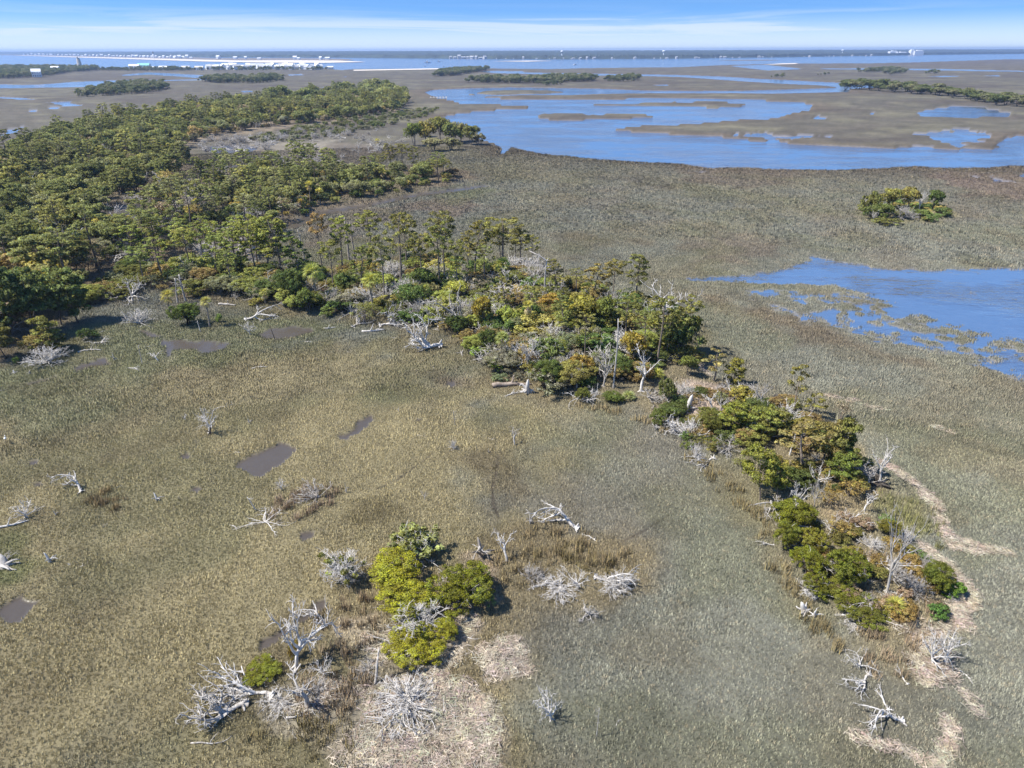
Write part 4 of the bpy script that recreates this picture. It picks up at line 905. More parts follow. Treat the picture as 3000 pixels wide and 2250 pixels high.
# ================================================================== the tree island: tall pines along its back
P_ = [(750,822,640,75,0,(.17,.18,.05),'yellow-green pine at the left end of the tall pine row'),(828,826,635,95,4,(.165,.175,.048),'full yellow-green pine third from the left of the tall row'),(790,815,650,80,2,(.16,.18,.05),'full pine second from the left of the tall row'),
 (946,812,630,48,3,(.24,.17,.08),'slim pine with a browning thin top'),(1009,812,642,62,0,(.175,.19,.05),'yellow-green pine with layered crown beside two bare snags'),(1094,790,628,66,3,(.15,.155,.05),'pine with a small flat umbrella crown on a bare trunk'),
 (1127,908,690,70,1,(.155,.155,.06),'pine with a wide loose crown rising from the island front'),(1172,872,632,72,5,(.15,.145,.048),'tall dark-trunked pine left of the pair of crowns'),(1190,800,638,60,3,(.15,.14,.05),'tall pine just behind the dark-trunked one'),
 (1210,790,700,46,2,(.07,.09,.035),'small dark green pine among the tall row'),(1286,866,662,74,1,(.15,.16,.05),'pine with a split crown and side tuft left of the tallest pine'),(1307,850,625,70,3,(.14,.135,.055),'tallest pine with smooth leaning trunk and airy top'),
 (1391,834,646,66,2,(.15,.135,.045),'tall brownish green pine right of the tallest one'),(1373,816,690,44,5,(.16,.14,.05),'short pine tucked behind the brownish green pine'),(1477,790,640,105,1,(.16,.15,.05),'broad umbrella-crowned pine at the back of the island'),
 (1464,780,665,60,0,(.15,.14,.05),'pine with forked base left under the broad umbrella pine'),(1527,792,680,62,3,(.165,.155,.05),'pine with a lopsided crown right of the umbrella pine'),(1556,800,695,40,5,(.19,.18,.05),'thin pine with a small tuft at the right end of the tall row'),
 (1507,785,700,34,5,(.15,.14,.05),'thin trunked pine between the umbrella pine and the lopsided one'),(1629,870,770,46,2,(.15,.14,.05),'short pine right of the tall bare pole'),(1692,885,795,44,5,(.155,.15,.065),'thin grey-green pine right of the short pine'),
 (1740,905,778,76,4,(.185,.15,.055),'golden brown bushy pine above the thicket'),(1792,892,772,56,3,(.17,.15,.05),'pine with pale trunk between the golden bushy pine and the lone one'),(1865,900,742,66,2,(.135,.135,.045),'lone tall narrow pine standing against the marsh at the right'),
 (1928,1085,880,90,0,(.14,.14,.042),'tall grey-trunked pine at the right end of the thicket'),(1998,1045,885,84,4,(.15,.145,.045),'pine at the far right corner of the thicket'),(700,830,680,70,4,(.15,.17,.05),'yellow-green pine left of the tall row above the log'),
 (880,835,700,70,4,(.10,.13,.04),'dark full pine left of the browning pine'),(640,820,690,64,2,(.14,.165,.05),'pine among bare trunks at the left of the row'),(690,860,740,50,5,(.12,.14,.05),'dark leaning trunked pine left of the big green clump')]
for i, (px, py, tp, w_) in enumerate([(980,862,715,56),(1060,882,722,58),(1240,852,690,56),(1340,872,715,54),(1420,862,725,56),(1480,935,820,54),(1560,965,850,52),(1650,1005,880,56),(1710,1065,930,56),(1830,1005,880,54),(1890,1065,925,58),(1950,1060,930,60)]):
    P_.append((px, py, tp, w_, (i * 5 + 3) % 6, [(.155,.16,.05),(.135,.15,.05),(.17,.16,.055)][i % 3], 'slim pine %d%s from the left inside the island thicket' % (i + 1, {0: 'st', 1: 'nd', 2: 'rd'}.get(i, 'th'))))
for i, (px, py, tp, w_) in enumerate([(400,790,660,70),(430,845,720,60),(465,760,640,66),(485,830,700,60),(520,770,655,64),(560,815,680,60),(545,740,650,56),(600,790,668,64),(640,775,655,60),(660,800,690,52),(690,760,640,62),(728,780,650,66),(762,800,655,70),(772,740,640,60),(705,720,630,56),(610,730,640,50)]):
    P_.append((px, py, tp, w_, (i * 5 + 2) % 6, [(.155,.175,.05),(.14,.165,.055),(.17,.18,.05)][i % 3], 'pine %d%s from the left in the loose stand around the pink clearing' % (sorted([400,430,465,485,520,560,545,600,640,660,690,728,762,772,705,610]).index(px) + 1, {0: 'st', 1: 'nd', 2: 'rd'}.get(sorted([400,430,465,485,520,560,545,600,640,660,690,728,762,772,705,610]).index(px), 'th'))))
for px, py, tp, w_, v_, c_, lb in P_: put('pine', v_, px, py, lb, w=w_ * 1.2, top=tp, col=tuple(1.08 * q_ for q_ in c_), wood=(1.1, 1.05, 1.0))
put('snag', 1, 896, 770, 'bare pale snag left of the browning pine', w=26, top=670, wood=GRW)
put('snag', 0, 1027, 796, 'left of the twin bare snags in the tall pine row', w=40, top=645, wood=(.62,.56,.52))
put('snag', 2, 1042, 776, 'right of the twin bare snags in the tall pine row', w=44, top=652, wood=(.62,.56,.52))
put('snag', 3, 1594, 893, 'tall bare pole with a broken white arm at its top', w=40, top=745, wood=(.85,.82,.8), rz=0)
put('dead', 0, 1950, 965, 'huge white antler-like dead tree at the right of the thicket', w=170, top=840, wood=WHT)
put('snag', 0, 1796, 1150, 'grey dead snag towering over the front of the thicket', w=36, top=945, wood=GRW)
put('dead', 3, 1766, 1145, 'grey dead tree with dense fine twigs left of the grey snag', w=90, top=1035, wood=GRW)
put('dead', 1, 1877, 1160, 'white-trunked dead tree with pale twigs right of the grey snag', w=100, top=1030, wood=WHT)
put('dead', 3, 1545, 1105, 'pale dead tree with drooping twigs above the brown log', w=90, top=990, wood=GRW)
put('dead', 4, 1575, 1090, 'thin white dead trees in front of the middle thicket', w=60, top=1010, wood=WHT)
put('sprawl', 1, 1720, 1200, 'gnarled white dead tree with green tufts at the island front', w=120, top=1120, wood=WHT)
put('cedar', 0, 1705, 1190, 'small green cedar tangled in the gnarled white dead tree', w=50, top=1140, col=(.12,.13,.03))
put('log', 2, 1500, 1135, 'big straight brown log lying at the island front', w=110, wood=(.62,.52,.44), rz=.15)
put('fallen', 3, 1480, 1165, 'thin bleached fallen branch below the big brown log', w=70, wood=WHT, rz=.7)
put('stump', 2, 1546, 1155, 'white broken stump right of the big brown log', w=44, top=1110, wood=WHT)
put('fallen', 2, 1470, 1070, 'fallen grey branches behind the small front palm', w=110, wood=GRW, rz=2.8)
palm(931, 900, 795, 58, 'tall green palm at the left of the island front', 0, (.22,.235,.06))
palm(1096, 930, 820, 56, 'palm with a long pale trunk at the island front', 1, (.22,.23,.06))
palm(1468, 1068, 992, 46, 'short palm in front of the brown twig heap', 0, (.20,.22,.075))
palm(1544, 985, 900, 40, 'palm with pale hanging dead fronds in mid thicket', 1, (.28,.25,.06), skirt=12)
palm(1420, 822, 775, 42, 'small palm under the umbrella pine, left one', 0, (.19,.21,.06)); palm(1472, 830, 775, 50, 'small palm under the umbrella pine, right one', 1, (.25,.27,.06))
palm(1906, 1010, 950, 46, 'palm beside the huge white dead tree', 0, (.30,.28,.06)); palm(1922, 1120, 1090, 50, 'low trunkless palm below the tall grey-trunked pine', 1, (.26,.26,.06), low=True, nf=18)
palm(1383, 965, 940, 44, 'low trunkless palm behind the leaning grey dead tree', 0, (.16,.19,.05), low=True, nf=18); palm(1840, 1180, 1150, 46, 'low pale palm at the thicket front', 1, (.22,.24,.10), low=True, nf=18)
palm(2612, 1810, 1760, 72, 'low golden palm on the right islet', 0, (.25,.235,.05), low=True, nf=24)
palm(780, 900, 860, 34, 'small palm under the full pines at the left of the island', 1, (.20,.20,.06)); palm(1250, 905, 850, 40, 'palm half hidden behind the dark holly-green bush', 0, (.19,.20,.06)); palm(1640, 1010, 950, 40, 'palm above the pale lime bush in the thicket', 1, (.20,.20,.06))
# shrubs and small trees one can pick out
S_ = [('cedar',0,860,905,105,795,(.075,.105,.035),'large dark green tree clump left of the tall green palm'),('oak',1,905,925,80,850,(.09,.115,.035),'dark green bush at the foot of the tall green palm'),('oak',0,1215,935,95,850,(.07,.10,.032),'dark holly-green bush right of the long-trunked palm'),
 ('oak',2,1240,880,85,795,(.085,.115,.035),'dark green tree behind the dark holly-green bush'),('thin',0,1080,850,80,770,(.22,.175,.06),'orange-tinged bush in the middle of the tall pines'),('oak',1,1010,870,70,805,(.10,.135,.045),'green bush on the sandy clearing edge'),
 ('oak',0,1340,900,80,835,(.26,.26,.06),'bright yellow-green tree below the tallest pine'),('oak',2,1415,990,62,880,(.20,.16,.035),'golden olive columnar tree left of the mid palm'),('oak',1,1490,985,90,905,(.21,.24,.055),'bright green-yellow tree left of the mid palm'),
 ('oak',3,1605,925,80,870,(.27,.185,.045),'orange-brown shrub below the tall bare pole'),('oak',0,1700,990,120,880,(.20,.18,.042),'large golden tree in the right half of the thicket'),('oak',2,1770,985,90,880,(.115,.13,.035),'dark green tree right of the large golden tree'),
 ('oak',1,1600,1090,110,1000,(.12,.15,.05),'round green tree in the centre front of the thicket'),('cedar',1,1600,1165,110,1060,(.085,.11,.03),'dark green cedar at the thicket front above the marsh'),('oak',4,1990,1060,150,930,(.095,.115,.038),'big dark tree at the right end of the thicket'),
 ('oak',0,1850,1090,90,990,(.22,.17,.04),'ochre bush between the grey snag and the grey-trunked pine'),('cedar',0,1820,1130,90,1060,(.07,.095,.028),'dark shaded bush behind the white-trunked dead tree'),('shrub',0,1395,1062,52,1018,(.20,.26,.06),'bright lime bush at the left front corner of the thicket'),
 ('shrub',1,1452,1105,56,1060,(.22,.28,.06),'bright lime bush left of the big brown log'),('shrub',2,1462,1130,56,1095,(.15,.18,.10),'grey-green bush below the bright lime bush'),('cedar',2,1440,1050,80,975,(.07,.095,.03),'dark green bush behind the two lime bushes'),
 ('cedar',1,1794,1195,66,1150,(.10,.125,.03),'low green cedar on the sandy front of the island'),('oak',3,1310,960,95,880,(.20,.20,.06),'yellowish bush behind the spidery fallen tree'),('cedar',0,1340,1000,80,930,(.06,.085,.028),'black-green bush behind the spidery fallen tree roots'),
 ('shrub',2,1185,960,60,930,(.12,.17,.055),'fresh green bush among the white driftwood'),('shrub',1,960,940,50,905,(.13,.16,.05),'small green bush on the shore below the sandy clearing'),('thin',1,1070,955,85,890,(.17,.17,.07),'thin leaning bush at the shore below the long-trunked palm'),
 ('thin',0,1250,900,80,840,(.19,.17,.09),'greyish bush between the tall pines'),('oak',3,1640,980,80,920,(.24,.26,.075),'pale lime bush left of the large golden tree'),('thin',0,1520,1000,80,940,(.18,.18,.10),'pale grey-green bush behind the mid palm'),
 ('thin',1,1415,880,110,815,(.20,.175,.135),'grey leafless bush below the brownish green pine'),('thin',0,1660,1060,70,985,(.18,.20,.12),'grey-green feathery tree right of the round green tree'),('oak',1,1700,1130,90,1050,(.23,.16,.045),'ochre bush in front of the grey twiggy dead tree')]
for fm, v_, px, py, w_, tp, c_, lb in S_: put(fm, v_, px, py, lb, w=w_, top=tp, col=c_)

# ================================================================== the right-hand ridge that runs down to the near islet
R_ = [('ypine',1,2145,1132,64,1055,(.18,.165,.04),'bushy olive pine at the back of the ridge by the sand'),('scrag',0,2087,1125,80,1030,(.21,.175,.075),'pale golden airy pine left of the bushy olive pine'),('oak',2,2015,1120,60,1055,(.115,.13,.035),'green bush left of the pale golden pine'),
 ('cedar',2,1952,1210,60,1120,(.13,.145,.05),'mottled green cedar at the start of the ridge'),('scrag',1,2324,1226,62,1078,(.17,.15,.045),'tall layered dark-trunked pine standing behind the ridge'),('scrag',0,2368,1232,66,1160,(.18,.16,.04),'small pine right of the tall layered pine'),
 ('ypine',0,2150,1290,110,1195,(.165,.175,.035),'bright olive pine crown in the ridge centre'),('ypine',2,2215,1300,120,1205,(.15,.165,.04),'fresh green pine crown right of the bright olive one'),('ypine',0,2265,1310,120,1215,(.17,.165,.045),'olive pine crown on the upper middle ridge'),
 ('cedar',1,2085,1300,95,1215,(.115,.115,.028),'dark olive cedar at the left of the ridge centre'),('oak',3,2170,1200,90,1145,(.23,.195,.045),'golden shrub above the ridge centre'),('scrag',1,2340,1390,140,1255,(.19,.155,.06),'brownish thin pine crown over the dark gap in the ridge'),
 ('ypine',2,2400,1385,120,1250,(.175,.15,.055),'brownish olive pine right of the dark gap'),('ypine',1,2450,1400,115,1240,(.135,.135,.04),'large dark pine on the right shoulder of the ridge'),('ypine',0,2465,1440,110,1345,(.12,.145,.035),'fresh green lower pine on the right shoulder of the ridge'),
 ('ypine',2,2225,1480,125,1325,(.185,.19,.04),'bright yellow-green pine leaning out over the marsh'),('ypine',2,2275,1480,95,1370,(.18,.185,.04),'yellow-green pine crown right of the leaning one'),('shrub',1,2010,1300,42,1270,(.12,.17,.05),'small fresh green bush at the left foot of the ridge'),
 ('shrub',2,2013,1325,44,1300,(.13,.155,.04),'small olive bush below the fresh green bush'),('shrub',0,2110,1205,50,1165,(.15,.15,.07),'grey-olive bush beside the curved dead branch'),('thin',0,2458,1240,60,1180,(.24,.20,.15),'pale dying tree behind the ridge'),
 ('thin',1,2422,1505,80,1440,(.235,.165,.055),'orange shrub below the right shoulder of the ridge'),('thin',0,2480,1475,100,1415,(.23,.165,.06),'larger orange-yellow shrub right of the orange one'),('shrub',1,2531,1400,60,1350,(.22,.205,.05),'bright yellow bush beside the burnt-foot dead tree'),
 ('cedar',0,2320,1590,140,1480,(.145,.15,.02),'olive cedar clump on the left flank of the lower ridge, uppermost'),('cedar',1,2295,1640,90,1540,(.135,.14,.022),'dark olive cedar below the uppermost clump'),('cedar',0,2375,1650,90,1560,(.19,.175,.03),'golden cedar in the middle of the lower ridge'),
 ('cedar',1,2360,1720,110,1620,(.15,.155,.02),'olive cedar on the left flank, third down the lower ridge'),('cedar',0,2465,1755,125,1625,(.135,.145,.022),'rich green cedar left of the tall silver dead tree'),('cedar',2,2385,1775,90,1700,(.145,.15,.022),'dark olive cedar at the left front of the lower ridge'),
 ('cedar',0,2450,1780,100,1715,(.155,.155,.025),'olive cedar right of the dark front one'),('cedar',2,2515,1855,160,1765,(.125,.13,.022),'broad low cedar at the foot of the ridge'),('cedar',1,2740,1755,110,1660,(.12,.13,.022),'round cedar on the right edge of the ridge'),
 ('shrub',0,2790,1770,70,1715,(.11,.18,.03),'bright green bush right of the round cedar'),('shrub',1,2738,1835,68,1785,(.10,.175,.045),'bright green feathery bush on the lower right'),('shrub',2,2690,1665,60,1625,(.11,.16,.05),'green bush above the round cedar'),
 ('cedar',0,2600,1600,70,1535,(.17,.155,.03),'small golden cedar behind the silver dead tree'),('shrub',0,2590,1540,60,1520,(.13,.19,.06),'fresh green patch bush right of the orange shrubs'),('shrub',1,2500,1660,70,1620,(.18,.15,.035),'ochre shrub left of the silver dead tree'),
 ('shrub',2,2640,1640,60,1600,(.20,.18,.04),'golden bush right of the silver dead tree'),('thin',0,2450,1600,90,1545,(.24,.17,.06),'ochre-pink bush between white dead branches'),('cedar',0,1930,1265,60,1200,(.11,.13,.035),'small dark cedar at the left start of the ridge')]
for fm, v_, px, py, w_, tp, c_, lb in R_: put(fm, v_, px, py, lb, w=w_, top=tp, col=c_, wood=(1.3, 1.25, 1.2))
D_ = [('stump',2,2010,1215,44,1170,WHT,'white splintered stump on the sand at the ridge start'),('fallen',2,1975,1255,90,None,WHT,'white upturned roots at the left start of the ridge'),('dead',4,2085,1220,50,1165,WHT,'curved white dead branch above the ridge centre'),
 ('twigs',2,1900,1195,95,1145,GRW,'pale grey dead brush on the sandy front'),('twigs',0,2110,1180,70,1135,GRW,'grey twiggy bush on the pink sand'),('dead',3,2221,1215,70,1130,GRW,'grey bare tree behind the golden shrub'),
 ('twigs',0,2035,1360,80,1300,WHT,'lichen-white dead bush on the left foot of the ridge'),('fallen',0,2090,1350,100,None,WHT,'white dead limb pointing out at the left of the ridge'),('log',3,1920,1275,38,None,WHT,'thin curved white branch on the marsh left of the ridge'),
 ('fallen',1,2290,1495,130,None,GRW,'long curved grey trunk reaching left to the leaning pine'),('dead',2,2325,1505,90,1425,WHT,'twisted white dead tree under the leaning pine'),('dead',3,2382,1505,50,1420,GRW,'grey upright twiggy dead tree beside the orange shrub'),
 ('snag',0,2310,1350,40,1275,WHT,'white fork poking out of the brownish pines'),('dead',1,2572,1430,80,1290,WHT,'tall white dead tree with a burnt foot on the right shoulder'),('stump',2,2575,1432,60,1400,BLK,None),
 ('dead',4,2527,1510,50,1450,WHT,'small white Y-shaped dead tree in the orange shrubs'),('sprawl',0,2480,1580,120,1510,WHT,'white tangled dead branches in the middle of the ridge'),('sprawl',1,2430,1590,90,1520,WHT,None),
 ('dead',0,2592,1756,120,1505,GRW,'tall silver dead tree at the heart of the lower ridge'),('twigs',0,2610,1745,130,1660,GRW,'grey fallen twigs around the silver dead tree'),('twigs',1,2640,1600,80,1550,WHT,'pale twig bush behind the silver dead tree'),
 ('log',3,2330,1610,50,None,WHT,'hooked white branch on the olive cedars'),('fallen',3,2265,1605,60,None,WHT,'white limb jutting onto the marsh from the cedars'),('stump',2,2356,1800,50,1770,WHT,'upright white split stump on the marsh left of the broad cedar'),
 ('stump',1,2383,1812,50,1788,WHT,'white rooty stump right of the split stump'),('twigs',0,2500,1870,95,1830,WHT,'white dead roots under the broad low cedar'),('twigs',2,2450,1690,80,1640,WHT,'white dead limbs showing through the rich green cedar'),
 ('twigs',2,2620,1800,80,1760,WHT,'pale twigs draped over the low golden palm'),('dead',2,2728,1955,120,1860,WHT,'white dead tree fanning left on the lower right islet'),('dead',3,2765,1955,120,1870,WHT,'white dead tree fanning right on the lower right islet'),
 ('fallen',0,2545,1985,120,None,WHT,'white dead tree lying left on the lower marsh'),('sprawl',1,2515,1985,115,1905,WHT,None),('fallen',3,2655,2015,90,None,WHT,'small arched white driftwood on the lower right islet'),
 ('log',0,2700,1970,46,None,WHT,'short white log between the fanned dead trees and the driftwood'),('log',1,2829,1990,56,None,WHT,'white driftwood stick at the right of the lower islet'),('log',0,2668,1957,30,None,WHT,'little white log left of the fanned dead trees'),
 ('fallen',1,2640,2120,150,None,WHT,'large bleached fallen tree with thick trunk at bottom right'),('fallen',3,2600,2085,110,None,WHT,None),('log',1,2700,1770,45,None,WHT,'white stick under the round cedar'),
 ('twigs',2,2780,1760,50,None,WHT,'white dead twigs right below the round cedar')]
_t = None
for fm, v_, px, py, w_, tp, c_, lb in D_:
    q_ = put(fm, v_, px, py, lb, w=w_, top=tp, wood=c_, hs=1.4 if fm == 'fallen' else None, into=_t if lb is None else None); _t = q_

# ================================================================== small tree island out in the grey marsh
I_ = [('oak',1,2545,640,60,560,(.125,.125,.04),'dark olive bush at the left of the small marsh island'),('oak',0,2600,635,70,560,(.185,.175,.055),'yellow tree left of centre on the small marsh island'),('oak',2,2650,632,64,556,(.20,.175,.055),'golden yellow tree in the centre of the small marsh island'),
 ('oak',4,2575,650,90,600,(.11,.13,.04),'low green bush at the front left of the small marsh island'),('oak',2,2730,628,52,566,(.075,.10,.03),'dark green tree at the right of the small marsh island'),('shrub',0,2690,648,60,620,(.13,.16,.05),'green shrub at the right front of the small marsh island'),
 ('shrub',1,2755,640,60,615,(.11,.14,.05),'green shrub at the right tip of the small marsh island'),('shrub',2,2720,655,46,634,(.12,.17,.06),'fresh green shrub in front of the dark right tree'),('shrub',2,2590,662,90,640,(.15,.15,.05),'ochre green shrubbery on the front rim of the small marsh island')]
for fm, v_, px, py, w_, tp, c_, lb in I_: put(fm, v_, px, py, lb, w=w_, top=tp, col=c_)
put('dead', 2, 2530, 625, 'white spiky dead tree at the left of the small marsh island', w=40, top=585, wood=WHT)
put('dead', 3, 2690, 628, 'pale dead tree right of the golden tree on the small marsh island', w=50, top=565, wood=WHT)
put('twigs', 1, 2640, 650, 'heap of grey dead branches at the front of the small marsh island', w=90, top=610, wood=GRW)
put('dead', 1, 2557, 655, 'thin grey dead tree in front of the small marsh island', w=40, top=615, wood=GRW)
put('log', 1, 2805, 640, 'white stick on the right rim of the small marsh island', w=16, wood=WHT); put('log', 1, 2770, 652, 'tiny white stick on the front rim of the small marsh island', w=10, wood=WHT)

# ================================================================== scattered trees of the wood, the undergrowth, far clumps
def scatter(poly, step, seed, jit=.45, thin=1.0):
    """jittered grid inside an outline; step may grow with distance"""
    rng = np.random.default_rng(seed); mn = poly.min(0); mx = poly.max(0)
    gx, gy = np.meshgrid(np.arange(mn[0], mx[0], step), np.arange(mn[1], mx[1], step)); x = gx.ravel(); y = gy.ravel()
    x = x + rng.normal(size=x.shape) * step * jit; y = y + rng.normal(size=y.shape) * step * jit
    k = (sdf(poly, x, y) > 0) & (rng.random(x.shape) < thin)
    px, py = proj(x, y); k &= (px > -160) & (px < 3160) & (py < 2450)
    return x[k], y[k]
WOOD = GP([(-300,700),(0,475),(150,410),(330,365),(560,325),(760,303),(950,287),(1120,268),(1200,290),(1180,328),(1050,352),(900,368),(760,382),(640,402),(550,430),(540,500),(500,560),(440,630),(380,700),(330,770),(290,840),(210,905),(100,960),(0,1010),(-300,1150)])
SPARSE = GP([(400,650),(540,560),(620,520),(760,505),(900,495),(980,540),(850,640),(780,690),(690,830),(600,860),(480,850),(350,790)])
STRIP = GP([(640,610),(760,555),(900,530),(1050,522),(1230,510),(1370,530),(1300,545),(1150,577),(1000,602),(870,640),(760,650)])
GAPS = [GP([(590,430),(760,424),(770,500),(600,505)]), GP([(230,650),(330,600),(440,590),(440,665),(330,680)]), GP([(575,745),(640,700),(750,700),(750,790),(650,835),(580,820)])]
def not_gap(x, y):
    k = np.ones(x.shape, bool)
    for g in GAPS: k &= sdf(g, x, y, 20) < -1
    return k
cand = []   # (x, y, fam, var, width scale, height m, colour)
rng = np.random.default_rng(77)
def pick(x, y, zone):
    n = float(vnoise(np.array([x / 38]), np.array([y / 38]), 91)[0]); q = rng.random()
    if zone == 'wood':
        if q < .30 + .3 * (n - .5): fam = 'pine' if rng.random() < .45 else 'ypine'
        elif q < .80: fam = 'oak'
        else: fam = 'thin'
    elif zone == 'sparse': fam = 'pine' if q < .60 else ('oak' if q < .72 else ('scrag' if q < .86 else 'thin'))
    else: fam = 'oak' if q < .62 else ('pine' if q < .80 else 'thin')
    c = np.array(rng.choice(np.array([(.115,.125,.050),(.095,.105,.042),(.140,.142,.058),(.132,.136,.072),(.165,.160,.055)]), p=[.28,.22,.2,.18,.12]))
    if n > .66 and fam in ('oak', 'thin'): c = np.array([(.20,.15,.075),(.19,.165,.05),(.19,.15,.11)][rng.integers(3)])
    if fam == 'thin': c = np.array([(.19,.16,.115),(.16,.16,.11),(.22,.17,.07)][rng.integers(3)])
    if zone != 'wood': c = c * 1.12
    return fam, c * (.85 + .60 * rng.random())
for zone, poly, st, sd, th in (('wood', WOOD, 5.6, 1, .84), ('sparse', SPARSE, 5.9, 2, .55), ('strip', STRIP, 5.2, 3, .6)):
    xs, ys = scatter(poly, st, sd, thin=th); k = not_gap(xs, ys)
    for x, y in zip(xs[k], ys[k]):
        fam, c = pick(x, y, zone); h = {'pine': 8.0 + 6.5 * rng.random(), 'ypine': 5.5 + 4.5 * rng.random(), 'oak': 3.6 + 4.2 * rng.random(), 'thin': 3.2 + 2.5 * rng.random(), 'scrag': 7 + 3 * rng.random()}[fam]
        if zone != 'wood': h *= .85
        d_ = math.hypot(x, y)
        if zone == 'wood' and d_ < 130: h *= .85
        cand.append((d_, x, y, fam, int(rng.integers(len(FAM[fam]))), h, tuple(c), zone))
cand.sort(key=lambda a: a[0])
LIM300 = {'pine': 285, 'ypine': 200, 'oak': 270, 'thin': 150, 'scrag': 60}; cnt = {}
rest = []
LBL = {'pine': {'wood': 'pine of the dense left wood', 'sparse': 'pine of the open wood', 'strip': 'pine of the creek strip'},
 'ypine': {'wood': 'full-crowned pine of the dense left wood'}, 'oak': {'wood': 'rounded tree of the dense left wood', 'sparse': 'rounded tree of the open wood', 'strip': 'rounded tree of the creek strip'},
 'thin': {'wood': 'thin-crowned tree of the dense left wood', 'sparse': 'thin-crowned tree of the open wood', 'strip': 'thin-crowned tree of the creek strip'}, 'scrag': {'sparse': 'scraggly pine of the open wood'}}
GRPN = {'wood': 'trees of the dense left wood', 'sparse': 'trees of the open wood', 'strip': 'trees along the tidal creek'}
def wood_label(fam, zone, x, y, h, c):
    px, py = (float(v) for v in proj(x, y)); c = np.array(c)
    cw = 'brown-tinged' if c[0] > c[1] * 1.08 else ('pale olive' if c.sum() > .33 else ('dark green' if c.sum() < .25 else 'mid green'))
    hw = 'high' if h > NOMH[fam] * .8 else 'low'
    if zone == 'wood': pw = ('at the front' if py > 760 else ('in the nearer half' if py > 600 else ('in the middle' if py > 500 else ('behind the middle' if py > 430 else ('towards the back' if py > 370 else 'far back'))))) + (', leftmost' if px < 120 else (', left' if px < 260 else (', centre' if px < 420 else (', right' if px < 620 else ', rightmost'))))
    elif zone == 'sparse': pw = ('before' if py > 730 else ('beside' if py > 640 else 'behind')) + ' the clearing' + (', left' if px < 560 else (', right' if px > 720 else ', centre'))
    else: pw = 'left end' if px < 850 else ('left half' if px < 1000 else ('right half' if px < 1180 else 'right end'))
    return '%s %s %s, %s' % (hw, cw, LBL[fam][zone], pw)
for d_, x, y, fam, v_, h, c, zone in cand:
    cnt[fam] = cnt.get(fam, 0)
    if cnt[fam] >= LIM300[fam]: rest.append((x, y, fam, v_, h, c)); continue
    cnt[fam] += 1
    s = h / NOMH[fam]; ww = s * (.95 + .3 * rng.random())
    if fam == 'pine': ww = max(ww, .62) * 1.05
    ZQ.append((plant(fam, v_, x, y, 0, ww, s, rng.random() * 6.28, wood_label(fam, zone, x, y, h, c), c, (.9, .85, .8), GRPN[zone] + ', ' + NAME[fam].replace('_', ' ') + 's'), 0))

# shrubs that fill the floor between them
FILL = []
def fill(poly, step, seed, th, cols, label, group, hmin=.8, hmax=1.8, gaps=True, fams=('shrub',)):
    xs, ys = scatter(poly, step, seed, thin=th); r_ = np.random.default_rng(seed + 500)
    if gaps: k = not_gap(xs, ys); xs, ys = xs[k], ys[k]
    px, py = proj(xs, ys); q1, q2 = np.quantile(px, [.33, .67]) if len(px) else (0, 0); r1 = np.median(py) if len(py) else 0
    for x, y, a, b in zip(xs, ys, px, py):
        ci = r_.integers(len(cols)); c = np.array(cols[ci][1]) * (.8 + .4 * r_.random()); fm = fams[r_.integers(len(fams))]; h = hmin + (hmax - hmin) * r_.random()
        big = 'taller' if h > (hmin + hmax) / 2 else 'low'
        FILL.append((math.hypot(x, y), x, y, fm, int(r_.integers(len(FAM[fm]))), h, tuple(c), 1.2 + .5 * r_.random(), r_.random() * 6.28,
                     '%s %s %s, %s %s part' % (big, cols[ci][0], label, 'front' if b > r1 else 'back', 'left' if a < q1 else ('right' if a > q2 else 'middle')), group + ', ' + cols[ci][0]))
def plant_fill():
    FILL.sort(key=lambda a: a[0]); n = {}; out = []
    for d_, x, y, fm, v_, h, c, ws, rz, lb, gp in FILL:
        n[fm] = n.get(fm, 0) + 1; s = h / NOMH[fm]
        if n[fm] > {'shrub': 240, 'cedar': 150, 'thin': 150}[fm]: out.append((x, y, h, c)); continue
        ZQ.append((plant(fm, v_, x, y, 0, s * ws, s, rz, lb, c, (.8, .75, .7), gp), .05))
    if out:
        P = np.array([(a[0], a[1], 0) for a in out]); P[:, 2] = ground(P[:, 0], P[:, 1])[0] - .05
        gn_scatter('undergrowth', joined(gen_round(203, H=1.8, wd=3.0, base=.05, ncl=34, cr=.36, per=34, leaf=.17, lob=4, flat=1.0, stems=2)), P, [a[2] / 1.8 for a in out], np.random.default_rng(4).random(len(out)) * 6.28, np.array([a[3] for a in out]), label='low shrubs that cover the floor of the far wood')
ISLAND = GP([(720,880),(880,810),(1000,800),(1100,775),(1250,770),(1400,790),(1550,800),(1700,860),(1880,900),(2010,970),(2060,1050),(2060,1080),(1900,1130),(1800,1150),(1690,1150),(1580,1150),(1480,1100),(1400,1040),(1340,990),(1150,945),(1000,925),(900,915),(750,905)])
RIDGE = GP([(1950,1210),(2040,1140),(2180,1160),(2350,1225),(2480,1320),(2545,1420),(2530,1480),(2400,1480),(2300,1460),(2180,1400),(2060,1330),(1980,1260)])
LOWR = GP([(2330,1560),(2480,1520),(2580,1520),(2680,1620),(2760,1720),(2780,1820),(2720,1850),(2560,1840),(2420,1760),(2340,1660)])
fill(ISLAND, 2.7, 31, .80, [('olive green shrub', OLV), ('dark green shrub', GRN), ('golden yellow shrub', (.215,.195,.06)), ('orange-brown shrub', ORG), ('greyish shrub', (.20,.19,.14)), ('mid green shrub', (.12,.145,.05)), ('yellow-green shrub', (.21,.23,.06))], 'in the thicket under the island pines', 'undergrowth of the tree island', 1.2, 3.4, False, ('shrub', 'shrub', 'thin', 'cedar'))
